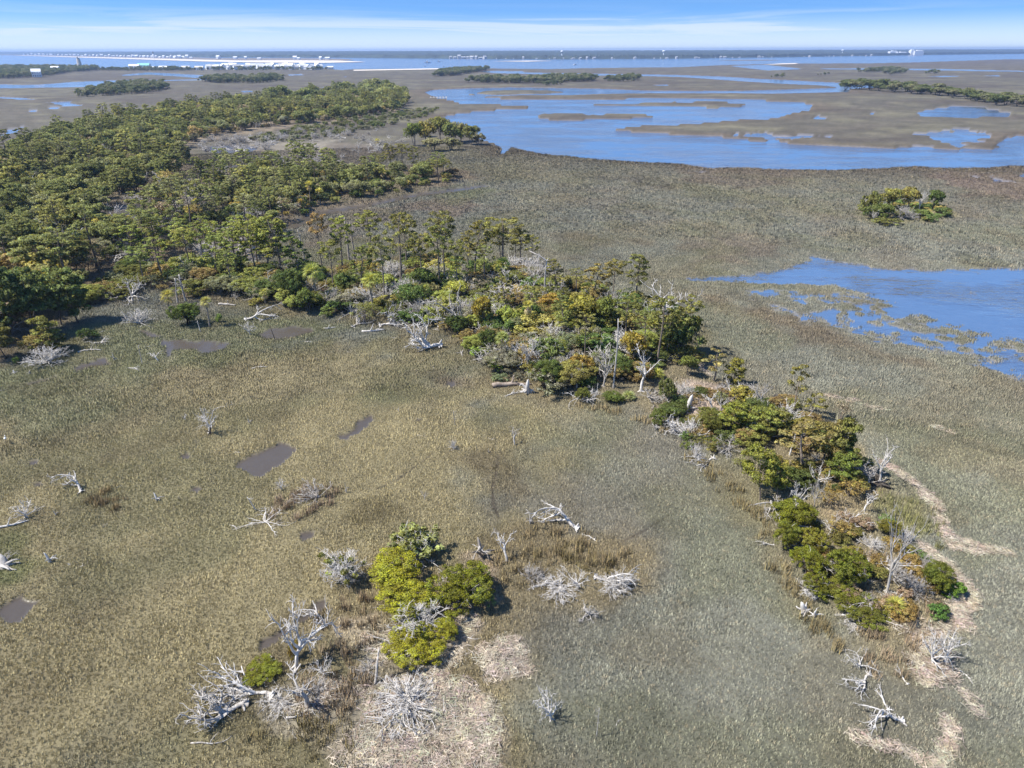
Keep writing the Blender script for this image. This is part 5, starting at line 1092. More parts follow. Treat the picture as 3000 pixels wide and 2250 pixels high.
fill(RIDGE, 2.1, 32, .85, [('olive shrub', (.15,.15,.04)), ('golden olive shrub', (.20,.17,.045)), ('ochre brown shrub', (.22,.16,.07)), ('dark green shrub', (.09,.11,.035))], 'under the pines of the right-hand ridge', 'undergrowth of the ridge', .8, 2.0, False, ('shrub', 'cedar', 'thin'))
fill(LOWR, 1.8, 33, .7, [('pinkish brown brush', (.27,.20,.135)), ('ochre brush', (.24,.175,.06)), ('olive brush', (.16,.15,.045))], 'on the lower part of the right-hand ridge', 'brush of the lower ridge', .5, 1.2, False)
fill(WOOD, 6.2, 34, .34, [('dark olive shrub', (.095,.105,.042)), ('brownish shrub', (.17,.135,.075)), ('grey-green shrub', (.135,.14,.085))], 'in the dense left wood', 'undergrowth of the left wood', 1.4, 3.2)
fill(SPARSE, 4.2, 35, .55, [('olive shrub', (.15,.155,.05)), ('grey-green shrub', (.16,.165,.10)), ('yellowish shrub', (.21,.20,.055)), ('dark green shrub', (.08,.105,.035))], 'on the floor of the open wood', 'undergrowth of the open wood', .9, 2.4)
fill(STRIP, 4.0, 36, .6, [('olive shrub', (.16,.16,.055)), ('golden shrub', (.25,.20,.06)), ('dark green shrub', (.08,.105,.035))], 'on the wooded creek strip', 'undergrowth of the creek strip', 1.0, 2.6)
fill(GP(HUMMOCKS[2][0]), 1.9, 37, .6, [('olive shrub', (.15,.15,.05)), ('fresh green shrub', (.12,.16,.05)), ('ochre shrub', (.22,.18,.06))], 'on the small marsh island', 'shrubs of the small marsh island', .8, 2.2, False)
SCRUB = GP([(900,374),(1180,332),(1290,318),(1260,345),(1120,378),(1000,402),(880,420),(760,428),(700,420)])
fill(SCRUB, 5.0, 38, .62, [('greyish scrub', (.17,.165,.12)), ('olive scrub', (.13,.135,.06)), ('dark green scrub', (.09,.105,.045))], 'on the open right flank of the wood', 'scrub on the flank of the wood', 1.2, 3.0, False, ('shrub', 'thin'))
LFRONT = GP([(230,900),(330,825),(450,800),(620,790),(720,785),(820,795),(910,850),(890,905),(760,895),(640,885),(520,875),(420,855),(300,890)])
fill(LFRONT, 2.9, 39, .8, [('olive shrub', (.145,.15,.05)), ('yellow-green shrub', (.18,.19,.055)), ('dark green shrub', (.08,.105,.035)), ('grey-green shrub', (.155,.16,.10)), ('rusty shrub', (.19,.145,.065))], 'along the shore left of the tall pines', 'shrubs of the left shore', 1.2, 3.8, False, ('shrub', 'cedar', 'thin'))
dead_fill_later = [(LFRONT, 7, 49, .5, 'in the shore thicket left of the tall pines', 'dead wood of the left shore thicket', 1.5, 4.0)]
DEADF = GP([(760,420),(1120,385),(1180,430),(1050,470),(900,500),(760,500)])
def dead_fill(poly, step, seed, th, label, group, hmin, hmax, fams=('twigs', 'dead', 'fallen')):
    xs, ys = scatter(poly, step, seed, thin=th); r_ = np.random.default_rng(seed + 900)
    px, py = proj(xs, ys); q1, q2 = np.quantile(px, [.33, .67]) if len(px) else (0, 0); r1 = np.median(py) if len(py) else 0
    for x, y, a, b in zip(xs, ys, px, py):
        fm = fams[r_.integers(len(fams))]; s = (hmin + (hmax - hmin) * r_.random()) / NOMH[fm]; v_ = int(r_.integers(3)); wd = [WHT, GRW, (.95, .92, .88)][r_.integers(3)]
        ZQ.append((plant(fm, v_, x, y, 0, s * 1.15, s, r_.random() * 6.28, {'twigs': 'grey dead brush ', 'dead': 'bare grey dead tree ', 'fallen': 'pale fallen tree '}[fm] + label + ', %s %s part' % ('front' if b > r1 else 'back', 'left' if a < q1 else ('right' if a > q2 else 'middle')), None, wd, group + ', ' + fm), 0))
for a_ in dead_fill_later: dead_fill(*a_)
dead_fill(DEADF, 7.5, 41, .55, 'on the open flat behind the creek strip', 'dead wood on the flat behind the creek strip', 1.6, 3.6)
dead_fill(GP([(560,420),(760,405),(900,385),(900,420),(760,440),(600,450)]), 7, 42, .8, 'along the near edge of the far wood', 'dead wood along the far wood edge', 1.8, 4.0)
dead_fill(SPARSE, 7, 43, .55, 'among the trees of the open wood', 'dead wood of the open wood', 1.6, 4.5)
dead_fill(GP([(620,880),(700,800),(900,870),(1000,920),(900,935),(700,920)]), 6, 44, .4, 'along the shore left of the tall pines', 'dead wood on the shore', 1.0, 2.2)
dead_fill(ISLAND, 4.6, 45, .6, 'inside the island thicket', 'dead wood of the island thicket', 1.8, 4.2, ('twigs', 'dead'))
dead_fill(RIDGE, 4, 46, .6, 'inside the right-hand ridge', 'dead wood of the ridge', 1.2, 2.8, ('twigs', 'dead'))
dead_fill(LOWR, 2.8, 48, .6, 'on the lower right-hand ridge', 'dead wood of the lower ridge', .8, 1.8, ('twigs', 'fallen'))
dead_fill(WOOD, 15, 47, .42, 'standing in the dense left wood', 'dead wood of the left wood', 3.5, 6.5, ('dead',))
# the bushy point by the river bend and the hedge of trees across the river
for i, (px, py, w_, h_, c_) in enumerate([(1215,432,62,70,(.10,.12,.035)),(1250,425,66,72,(.19,.165,.05)),(1290,420,70,76,(.135,.135,.045)),(1320,425,64,66,(.11,.125,.045)),(1350,420,70,62,(.155,.145,.07)),(1380,428,60,58,(.12,.125,.05)),(1400,430,50,40,(.165,.155,.10)),(1270,448,70,40,(.18,.17,.10)),(1320,445,60,40,(.15,.145,.08)),(1240,405,50,48,(.165,.15,.075)),(1300,398,60,46,(.14,.135,.07))]):
    put('oak', i % 5, px, py, '%s rounded tree on the bushy point beside the river bend, %s' % (('dark green', 'golden', 'olive', 'deep olive', 'tan-green', 'green', 'pale grey-green', 'pale', 'greyish', 'brownish', 'dull olive')[i], 'left' if px < 1265 else ('centre' if px < 1325 else 'right')), w=w_, top=py - h_, col=c_, group='trees on the point by the river bend')
for i, (px, py, w_, h_, c_, fm) in enumerate([(1100,512,30,56,(.13,.13,.05),'pine'),(1120,520,40,62,(.14,.135,.05),'pine'),(1150,510,44,84,(.16,.145,.05),'pine'),(1180,518,50,90,(.15,.14,.05),'pine'),(1215,512,40,76,(.13,.13,.05),'pine'),(1280,528,52,56,(.165,.155,.05),'pine'),(1300,530,50,58,(.15,.145,.045),'pine'),(1265,525,44,50,(.15,.14,.05),'pine'),(1070,525,36,60,(.14,.13,.055),'pine')]):
    put(fm, i % 6, px, py, 'slender pine %d%s from the left on the right half of the creek strip' % (sorted([1100,1120,1150,1180,1215,1280,1300,1265,1070]).index(px) + 1, {0: 'st', 1: 'nd', 2: 'rd'}.get(sorted([1100,1120,1150,1180,1215,1280,1300,1265,1070]).index(px), 'th')), w=w_, top=py - h_, col=c_, group='pines on the right half of the creek strip')
for px, py, tp, w_, lb in ((1102,530,495,20,'small palm with a bare trunk on the creek strip'),(1125,545,508,26,'palm right of the bare-trunked palm on the creek strip'),(910,600,545,28,'palm at the left of the creek strip'),(940,610,565,26,'second palm from the left on the creek strip'),(700,610,592,26,'yellow palm in the open wood'),(770,612,580,26,'palm beside the dead brush in the open wood'),(580,635,595,26,'palm behind the pink clearing'),(560,655,620,26,'palm left behind the pink clearing'),(1106,432,413,16,'tiny golden palm on the open flat')):
    palm(px, py, tp, w_, lb, px, (.30,.27,.06), nf=16)
HEDGE = [(2490,262),(2520,266),(2550,268),(2585,270),(2620,272),(2650,274),(2680,277),(2705,281),(2735,284),(2765,287),(2800,291),(2830,295),(2860,299),(2890,303),(2920,306),(2950,309),(2980,312),(3010,316)]
for i, (px, py) in enumerate(HEDGE):
    for j in range(3):
        put('oak', (i + j) % 5, px + rng.normal() * 9, py + rng.normal() * 2 - 4 * j, '%s tree %d%s from the left in the dark hedge beyond the river' % (('front', 'middle', 'back')[j], i + 1, 'st' if i == 0 else 'nd' if i == 1 else 'rd' if i == 2 else 'th'), w=42 + 12 * rng.random(), top=py - 22 - 10 * rng.random() - 4 * j, col=tuple(np.array([(.10,.115,.05),(.14,.14,.08),(.08,.095,.04)][(i + j) % 3])), group='trees of the hedge beyond the river')

# ------------------------------------------------------------------ scatter of many copies as one object (template faces + points in one mesh)
def gn_scatter(name, templ, P, SCL, ROT, COLR, kind='stuff', label=None):
    """templ: mesh holding one plant at the origin; P (n,3) points; instances carry 'col'"""
    me = bpy.data.meshes.new(name)
    tv = np.empty(len(templ.vertices) * 3, np.float32); templ.vertices.foreach_get('co', tv); nv = len(templ.vertices); npnt = len(P)
    me.vertices.add(nv + npnt); me.vertices.foreach_set('co', np.concatenate([tv, P.astype(np.float32).ravel()]))
    li = np.empty(len(templ.loops), np.int32); templ.loops.foreach_get('vertex_index', li); ls = np.empty(len(templ.polygons), np.int32); templ.polygons.foreach_get('loop_start', ls); lt = np.empty(len(templ.polygons), np.int32); templ.polygons.foreach_get('loop_total', lt); mi = np.empty(len(templ.polygons), np.int32); templ.polygons.foreach_get('material_index', mi)
    me.loops.add(len(li)); me.loops.foreach_set('vertex_index', li); me.polygons.add(len(ls)); me.polygons.foreach_set('loop_start', ls); me.polygons.foreach_set('loop_total', lt); me.polygons.foreach_set('material_index', mi)
    me.update(calc_edges=True)
    for m_ in templ.materials: me.materials.append(m_)
    def attr(nm, ty, dat, key='value', width=1):
        a = me.attributes.new(nm, ty, 'POINT'); pad = np.zeros((nv, width), np.float32); a.data.foreach_set(key, np.concatenate([pad, np.asarray(dat, np.float32).reshape(-1, width)]).ravel())
    attr('scl', 'FLOAT', SCL); attr('rot', 'FLOAT', ROT); attr('col', 'FLOAT_COLOR', np.concatenate([COLR, np.ones((npnt, 1))], 1), 'color', 4); attr('pnt', 'FLOAT', np.ones(npnt))
    o = bpy.data.objects.new(name, me); link(o); tag(o, label, None, None, kind)
    g = bpy.data.node_groups.new(name + '_scatter', 'GeometryNodeTree'); g.interface.new_socket('Geometry', in_out='INPUT', socket_type='NodeSocketGeometry'); g.interface.new_socket('Geometry', in_out='OUTPUT', socket_type='NodeSocketGeometry')
    gi = g.nodes.new('NodeGroupInput'); go = g.nodes.new('NodeGroupOutput')
    def na(nm, ty='FLOAT'):
        n = g.nodes.new('GeometryNodeInputNamedAttribute'); n.data_type = ty; n.inputs[0].default_value = nm; return n.outputs[0]
    cmp_ = g.nodes.new('FunctionNodeCompare'); cmp_.data_type = 'FLOAT'; cmp_.operation = 'GREATER_THAN'; g.links.new(na('pnt'), cmp_.inputs[0]); cmp_.inputs[1].default_value = .5
    sp = g.nodes.new('GeometryNodeSeparateGeometry'); sp.domain = 'POINT'; g.links.new(gi.outputs[0], sp.inputs[0]); g.links.new(cmp_.outputs[0], sp.inputs[1])
    mp_ = g.nodes.new('GeometryNodeMeshToPoints'); g.links.new(sp.outputs[0], mp_.inputs[0])
    ip = g.nodes.new('GeometryNodeInstanceOnPoints'); g.links.new(mp_.outputs[0], ip.inputs['Points']); g.links.new(sp.outputs[1], ip.inputs['Instance'])
    cx_ = g.nodes.new('ShaderNodeCombineXYZ'); g.links.new(na('rot'), cx_.inputs[2]); g.links.new(cx_.outputs[0], ip.inputs['Rotation']); g.links.new(na('scl'), ip.inputs['Scale'])
    g.links.new(ip.outputs[0], go.inputs[0])
    md = o.modifiers.new('scatter', 'NODES'); md.node_group = g
    return o
def joined(parts, leaf=LEAFI, bark=BARKI, keep=None):
    """one template mesh out of a plant's parts, with the materials that read the scatter's colours"""
    V = []; Fc = []; mi = []
    for nm, me_, role in parts:
        b = len(V); V += [tuple(v.co) for v in me_.vertices]
        for p in me_.polygons: Fc.append([b + i_ for i_ in p.vertices]); mi.append(0 if role == 1 else 1)
    m_ = bpy.data.meshes.new('template'); m_.from_pydata(V, [], Fc); m_.materials.append(leaf); m_.materials.append(bark); m_.polygons.foreach_set('material_index', mi); return m_
plant_fill()
# the far part of the wood, beyond the trees built one by one
farT = {'oak': joined(gen_round(201, ncl=40, per=26, leaf=.42, cr=1.1, stems=2)), 'pine': joined(gen_pine(202, npad=16, per=36, leaf=.42, pr=1.15))}
if rest:
    for fm, nm in (('oak', 'far_woodland'), ('pine', 'far_pine_woodland')):
        q_ = [r_ for i_, r_ in enumerate(rest) if (r_[2] in ('pine', 'ypine', 'scrag') and i_ % 2 == 0) == (fm == 'pine')]
        if not q_: continue
        P = np.array([(a[0], a[1], 0) for a in q_]); P[:, 2] = ground(P[:, 0], P[:, 1])[0]
        gn_scatter(nm, farT[fm], P, [a[4] / NOMH[fm] * 1.05 for a in q_], rng.random(len(q_)) * 6.28, np.array([a[5] for a in q_]), label={'oak': 'far mass of rounded evergreen trees at the back of the left wood', 'pine': 'far mass of pines at the back of the left wood'}[fm])
# tree clumps far out on the marsh and the wooded shore
CLUMPS = [('far_tree_clump', 'dark wooded shore with a white house at the far left', [(-200,196),(0,199),(140,200),(285,202),(290,208),(200,215),(150,224),(80,230),(0,233),(-200,236)], 9, 8.5, 1),
 ('far_tree_clump', 'long bushy tree clump on the marsh left of the wood', [(215,288),(300,262),(380,248),(480,250),(500,262),(440,275),(330,282)], 5.5, 6.5, .8),
 ('far_tree_clump', 'low tree clump on the marsh behind the left wood', [(580,240),(640,232),(720,234),(800,228),(836,238),(760,246),(640,246)], 6, 7.5, .8),
 ('far_tree_clump', 'small tree clump by the sandy shore', [(1267,226),(1290,214),(1340,208),(1434,205),(1400,212),(1330,224)], 7, 8, 1), ('far_tree_clump', 'long row of trees on the marsh beyond the river head', [(1355,243),(1440,236),(1560,238),(1680,232),(1750,232),(1740,240),(1600,246),(1440,246)], 6.5, 8, .9),
 ('far_tree_clump', 'right end of the tree row beyond the river head', [(1765,238),(1850,230),(1877,234),(1860,240),(1790,242)], 7, 7, .8), ('far_tree_clump', 'few bushes in front of the tree row beyond the river head', [(1570,250),(1620,247),(1650,250),(1600,254)], 5, 5, .6),
 ('far_tree_clump', 'thin bushes on the marsh right of the channel', [(2244,228),(2300,225),(2290,230)], 8, 6, .6), ('far_tree_clump', 'faint bushes on the far right marsh', [(2370,222),(2434,219),(2430,223)], 8, 5, .5), ('far_tree_clump', 'dark tree clump on the far right marsh', [(2497,213),(2560,206),(2630,205),(2660,214),(2600,222),(2580,214)], 9, 7, .8), ('far_tree_clump', 'small bushes right of the far right tree clump', [(2705,219),(2730,214),(2755,218)], 9, 6, .6),
 ('far_tree_clump', 'trees between the waterfront houses', [(380,204),(600,205),(760,205),(960,204),(960,207),(760,210),(600,209),(380,208)], 15, 8, .5), ('far_tree_clump', 'dark trees along the wooded shore right of the stone tower', [(285,205),(400,205),(560,206),(560,209),(400,210),(285,209)], 11, 7, .8)]
for nm, lb, pl, st, h, th in CLUMPS:
    xs, ys = scatter(GP(pl), st, int(pl[0][0]) + 7000, thin=th)
    if not len(xs): continue
    P = np.stack([xs, ys, ground(xs, ys)[0]], 1); n_ = len(P); cc = np.array([(.090,.100,.055),(.125,.125,.08),(.070,.082,.045)])[rng.integers(3, size=n_)] * (.8 + .4 * rng.random((n_, 1)))
    gn_scatter(nm, farT['oak'], P, h / 6.8 * (.35 + .95 * rng.random(n_) ** 1.3), rng.random(n_) * 6.28, cc, label=lb)

# ================================================================== far shore, beach, village, towers, boats
SAND = plainmat('beach_sand', (.62,.55,.46), .95, .08, .02); WHITE = plainmat('white_paint', (.80,.80,.79), .6, .05, .3); ROOF = plainmat('roofing', (.5,.5,.5), .8, .12, .5, True); WALLM = plainmat('painted_wall', (.8,.8,.8), .7, .05, .3, True)
GLASS = plainmat('window_glass', (.06,.08,.10), .15, .05); STONE = plainmat('old_plaster', (.58,.52,.44), .95, .3, .25); TEAL = plainmat('green_metal_roof', (.25,.55,.50), .5, .05); FARLAND = plainmat('shore_land', (.15,.14,.085), .95, .25, .01); FARMARSH = plainmat('far_marsh_flat', (.19,.155,.12), .95, .2, .01)
def sheet(name, pl, z, mat, kind='structure'):
    mb = MB(); mb.poly([(*G(a, b)[:2], z) for a, b in pl]); return tag(link(bpy.data.objects.new(name, mb.build(name, mat, False))), kind=kind)
sheet('sand_spit', [(40,163),(90,164),(230,169),(420,175),(600,181),(760,184),(950,185),(1072,182),(1000,178),(850,177),(700,177.5),(560,174),(400,170),(230,166),(90,162)], 1.2, SAND)
sheet('spit_land', [(-200,160),(40,162.5),(90,162.8),(230,166.3),(400,170.3),(560,174.3),(700,177.7),(850,177),(1000,177.5),(1040,176),(1000,173),(850,171),(620,171),(560,168),(300,164),(0,159.5),(-200,158)], 1.6, FARMARSH)
sheet('sand_beach', [(1036,206),(1150,204),(1289,201.5),(1300,204),(1200,206),(1036,209)], 1.3, SAND)
sheet('sand_bar', [(1440,179.5),(1560,178),(1620,178.5),(1540,181)], .8, SAND); sheet('sand_bar', [(2235,190.5),(2290,186.5),(2340,185.5),(2330,188)], .9, SAND); sheet('marsh_bar', [(2100,176.5),(2250,175.5),(2285,177),(2150,178)], .5, FARMARSH)
# mainland: a low wooded coast, canopy as one bumpy mass
coast = [(-900,157.5),(0,160),(250,163.5),(500,166),(620,168),(1000,168.5),(1150,170),(1330,171.5),(1443,172.5),(1678,173),(2000,171),(2271,167.5),(2588,163),(3000,157.5),(3700,150)]
cp = np.array([G(a, b)[:2] for a, b in coast]); ca_ = np.arctan2(cp[:, 0], cp[:, 1]); cr_ = np.hypot(cp[:, 0], cp[:, 1])
aa = np.linspace(ca_[0], ca_[-1], 900); rr0 = np.interp(aa, ca_, cr_); rows = [0, 12, 40, 90, 180, 400, 900, 2000, 4500]
V = []; rg = np.random.default_rng(9)
for j, d_ in enumerate(rows):
    r_ = np.minimum(rr0 + d_, 15500); x = np.sin(aa) * r_; y = np.cos(aa) * r_
    hgt = (0.2 if j == 0 else (2.5 if j == 1 else 10 + 6 * fbm(aa * 300, aa * 0 + j * 3.1, 71, 3) + 5 * rg.random(900) * (j < 6) + max(0, j - 5) * 8))
    V.append(np.stack([x, y, np.broadcast_to(hgt, x.shape)], 1))
V = np.concatenate(V); n_ = 900; fc = [(j * n_ + i_, j * n_ + i_ + 1, (j + 1) * n_ + i_ + 1, (j + 1) * n_ + i_) for j in range(len(rows) - 1) for i_ in range(n_ - 1)]
me = bpy.data.meshes.new('mainland_wood'); me.from_pydata(V.tolist(), [], fc); me.materials.append(plainmat('far_canopy', (.040,.050,.034), 1.0, .4, .012)); tag(link(bpy.data.objects.new('mainland_wood', me)), 'low wooded mainland coast along the horizon', kind='stuff')

def house_meshes(w_, d_, h_, rh):
    a = MB(); a.box((0, 0, h_ / 2), (w_ / 2, d_ / 2, h_ / 2)); 
    for s in (-1, 1):
        a.poly([(s * w_ / 2, -d_ / 2, h_), (s * w_ / 2, d_ / 2, h_), (s * w_ / 2, 0, h_ + rh)][::s])
    a.box((w_ * .15, -d_ / 2 - 1.2, h_ * .35), (w_ * .28, 1.2, h_ * .35))
    b = MB(); o_ = .5; t_ = .25
    for s in (-1, 1):
        y0, z0 = s * (d_ / 2 + o_), h_ - o_ * rh / (d_ / 2)
        p = [(-w_ / 2 - o_, y0, z0 + .05), (w_ / 2 + o_, y0, z0 + .05), (w_ / 2 + o_, 0, h_ + rh + .05), (-w_ / 2 - o_, 0, h_ + rh + .05)]; q_ = [(x, y, z + t_) for x, y, z in p]
        b.poly(p); b.poly(q_[::-1])
        for i_ in range(4): j_ = (i_ + 1) % 4; b.poly([p[i_], p[j_], q_[j_], q_[i_]])
    b.box((w_ * .15, -d_ / 2 - 1.3, h_ * .7 + .15), (w_ * .31, 1.5, .12))
    c = MB()
    for lv in range(2):
        for k in range(4): c.box((-w_ * .36 + k * w_ * .24, -d_ / 2 - .02 - (2.42 if (lv == 0 and k in (1, 2, 3)) else 0), h_ * (.27 + .45 * lv)), (w_ * .05, .05, h_ * .13))
    return a, b, c
HM = []
for w_, d_, h_, rh in ((13, 11, 8, 4), (16, 10, 7, 3.5), (11, 13, 9, 4.5), (20, 10, 6, 3)):
    a, b, c = house_meshes(w_, d_, h_, rh); HM.append((a.build('house_wall', WALLM, False), b.build('house_roof', ROOF, False), c))
_wm = MB(); _wm.box((0, 0, 0), (.65, .05, 1.0)); WINM = _wm.build('house_window', GLASS, False)
def house(v_, x, y, rz, s, label, group=None, wall=(.82,.82,.80), roof=(.45,.45,.45), z=1.2, wins=False, name='house'):
    o = thing(name, label, 'house', (x, y, z), rz, (s, s, s), group); part('wall', HM[v_][0], o, wall); part('roof', HM[v_][1], o, roof)
    if wins:
        w_, d_, h_ = ((13, 11, 8), (16, 10, 7), (11, 13, 9), (20, 10, 6))[v_]
        for lv in range(2):
            for k in range(4): part('window', WINM, o, loc=(-w_ * .36 + k * w_ * .24, -d_ / 2 - .04 - (2.4 if (lv == 0 and k > 0) else 0), h_ * (.25 + .45 * lv)))
    return o
rh_ = np.random.default_rng(12)
vill = [(px, 205.5 - rh_.random() * 2.5) for px in np.linspace(612, 938, 40)] + [(px, 201.5 - rh_.random()) for px in np.linspace(740, 930, 14)]
for i, (px, py) in enumerate(vill):
    g = G(px, py); house(i % 3, g[0], g[1], rh_.normal() * .5, .75 + .45 * rh_.random(), 'white gabled house with %s roof in the waterfront row, %s' % (('pale', 'dark', 'white')[i % 3], 'back line' if i >= 40 else ('left end' if px < 690 else ('middle left' if px < 780 else ('middle right' if px < 860 else 'right end')))), 'white houses of the waterfront row', roof=[(.62,.62,.61),(.40,.40,.41),(.72,.71,.69)][i % 3], wins=(i < 40))
for i, (px, py, lb, rf) in enumerate([(396,204,'long low white building left of the waterfront row',(.75,.75,.74)),(424,203,'large building with a green metal roof on the waterfront',(.25,.55,.50)),(450,205,'white shed right of the green-roofed building',(.7,.7,.69)),(480,206,'low white ferry shelter on the waterfront',(.7,.7,.68)),(545,206,'low pale building left of the white house row',(.6,.58,.55)),(585,206.5,'low cream building near the white house row',(.62,.58,.5)),(968,204,'white house at the right end of the waterfront row',(.6,.6,.6))]):
    g = G(px, py); house(3, g[0], g[1], .1, (1.3, 1.5, .8, 1.0, 1.0, 1.0, .8)[i], lb, roof=rf, wins=True)
g = G(110, 228); house(0, g[0], g[1] , .5, 1.15, 'white two-storey house at the edge of the dark wooded shore', wall=(.85,.85,.85), roof=(.72,.73,.75), wins=True, z=1.5)
g = G(164, 210); house(3, g[0], g[1], .1, .9, 'pale roofed house half hidden in the dark wooded shore', roof=(.75,.74,.72), wins=True, z=4)
for i, px in enumerate(list(np.linspace(1320, 1420, 9)) + list(np.linspace(1430, 2560, 52) + rh_.normal(size=52) * 26)):
    py = np.interp(px, [a for a, b in coast], [b for a, b in coast]) + .5; g = G(px, py); house(i % 4, g[0], g[1], rh_.normal() * .4, .30 + .65 * rh_.random() ** 2 + (.7 if i < 9 else 0), 'tiny pale house on the far mainland shore, ' + ('in the packed left group' if i < 9 else ('left of the water tower' if px < 1640 else ('right of the first water tower' if px < 1943 else 'towards the power station'))), 'houses along the far mainland shore', wall=(.5,.5,.5), roof=(.4,.4,.4), z=.6)
for i, px in enumerate(list(np.linspace(70, 560, 44)) + [640, 690, 720, 760, 865, 875, 940, 960]):
    py = np.interp(px, [40,230,420,600,760,950], [162,166,170.5,174.5,177,177]) - 1.2 - rh_.random(); g = G(px, py); house(i % 4, g[0], g[1], rh_.normal() * .4, .9 + .7 * rh_.random(), 'tiny white beach house behind the sand spit, ' + ('far left' if px < 230 else ('left of the slim lighthouse' if px < 450 else 'right of the slim lighthouse')), 'beach houses behind the sand spit', roof=(.7,.7,.7), z=1.6)
# old stone tower
g = G(236, 203); o = thing('lighthouse', 'old tapering stone lighthouse tower above the dark wooded shore', 'lighthouse', (g[0], g[1], 1)); ht = tall(236, 203, 168)
mb = MB(); mb.lathe([(6.8, 0), (6.3, ht * .25), (5.4, ht * .5), (4.4, ht * .75), (3.6, ht * .9)], 8); part('tower', mb.build('tower', STONE, False), o)
mb = MB(); mb.lathe([(4.0, ht * .9 + .01), (4.0, ht * .915), (3.6, ht * .915)], 8); part('gallery', mb.build('gallery', plainmat('dark_iron', (.12,.12,.12), .6)), o)
mb = MB(); mb.lathe([(1.5, ht * .916), (1.5, ht * .965), (1.7, ht * .967), (.2, ht)], 8, (-.9, 0)); part('lantern', mb.build('lantern', plainmat('dark_iron', (.10,.10,.10), .5)), o)
for k, zf in enumerate((.22, .42, .62, .8)):
    part('window', WINM, o, loc=(.6, -(6.8 - 3.5 * zf) * .93, ht * zf), scale=(.8, 2.0, .9))
g = G(451, 172); o = thing('lighthouse', 'slim distant lighthouse with dark top on the sand spit', 'lighthouse', (g[0], g[1], 1.6)); ht = max(40, tall(451, 172, 152))
for nm, z0, z1, c_ in (('tower_base', 0, .30, (.45,.45,.45)), ('tower_middle', .30, .62, (.82,.82,.80)), ('tower_top', .62, .93, (.06,.06,.065)), ('lantern', .93, 1.0, (.10,.10,.10))):
    mb = MB(); r_ = 4.2 if nm != 'lantern' else 3.0; mb.lathe([(r_, ht * z0 + .02), (r_, ht * z1)], 14); part(nm, mb.build(nm, plainmat(nm, c_, .7, .05)), o)
for px, py, tp, lb in ((1646, 172.5, 159, 'water tower behind the middle of the far shore'), (1943, 171, 152, 'white water tower at the right of the far shore'), (2466, 163, 146, 'white ball-shaped water tower at the far right shore')):
    g = G(px, py) * 1.03; o = thing('water_tower', lb, 'water tower', (g[0], g[1], 3)); ht = max(38, tall(px, py, tp) * .9)
    mb = MB(); mb.lathe([(3, 0), (1.8, ht * .3), (1.8, ht * .7)], 10); part('stem', mb.build('stem', WHITE), o)
    mb = MB(); mb.lathe([(1.8, ht * .70), (7, ht * .78), (9, ht * .86), (7, ht * .95), (1, ht)], 12); part('tank', mb.build('tank', WHITE), o)
for px, w_, h_, lb in ((2614, 60, 26, 'left block of the white power station on the far right horizon'), (2640, 80, 18, 'wide low block of the white power station on the far right horizon'), (2668, 22, 34, 'narrow tower of the white power station on the far right horizon'), (2688, 70, 30, 'right block of the white power station on the far right horizon')):
    g = G(px, 161.5); o = thing('power_station_block', lb, 'building', (g[0], g[1], 1)); mb = MB(); mb.box((0, 0, h_ / 2), (w_ / 2, 20, h_ / 2)); part('wall', mb.build('station_wall', WHITE, False), o); mb = MB(); mb.box((w_ * .1, 0, h_ + 2.5), (w_ * .3, 12, 2.49)); part('roof_house', mb.build('station_roof', WHITE, False), o)
def boat(px, py, L, label, rz=0.0):
    g = G(px, py); o = thing('motor_boat', label, 'boat', (g[0], g[1], 0), rz); a = MB(); n = 9; prof = []
    for i in range(n):
        s = i / (n - 1); w_ = L * .14 * (1 - max(0, s - .55) ** 2 / .21) ; x = -L / 2 + L * s
        prof.append([(x, -w_, .12 * L), (x, -w_ * .7, -.03 * L), (x, w_ * .7, -.03 * L), (x, w_, .12 * L)])
    for i in range(n - 1):
        for j in range(3): a.poly([prof[i][j], prof[i][j + 1], prof[i + 1][j + 1], prof[i + 1][j]])
        a.poly([prof[i][3], prof[i][0], prof[i + 1][0], prof[i + 1][3]])
    a.poly(prof[0]); part('hull', a.build('hull', WHITE, False), o); b = MB(); b.box((-.08 * L, 0, .19 * L), (.16 * L, .09 * L, .07 * L)); b.box((-.1 * L, 0, .275 * L), (.1 * L, .08 * L, .0149 * L)); part('cabin', b.build('cabin', WHITE, False), o); c = MB(); c.box((-.08 * L, -.0905 * L, .2 * L), (.12 * L, .002 * L, .025 * L)); part('window', c.build('cabin_window', GLASS, False), o)
boat(1253, 184, 24, 'white ferry boat on the sound, largest of the boats'); boat(1287, 181, 16, 'white boat right behind the ferry on the sound'); boat(1685, 190, 12, 'small white boat alone in mid sound', .4); boat(1245, 195, 7, 'tiny white moored boat near the beach, left one'); boat(1300, 195, 7, 'tiny white moored boat near the beach, right one')
# dock by the wood
g = G(1285, 289); o = thing('boat_dock', 'weathered pale dock at the river head beside the wood', 'dock', (g[0], g[1], 0), .3); mb = MB(); mb.box((0, 0, 1.0), (9, 1.2, .1)); part('deck', mb.build('deck', DEAD, False), o)
pm = MB(); pm.tube([(0, 0, -1.2), (0, 0, 2.2)], [.18, .16], 6); PILE = pm.build('piling', DEAD)
for i in range(6):
    for s in (-1, 1): part('piling', PILE, o, WHT, loc=(-8 + 3.2 * i, s * 1.4, 0))

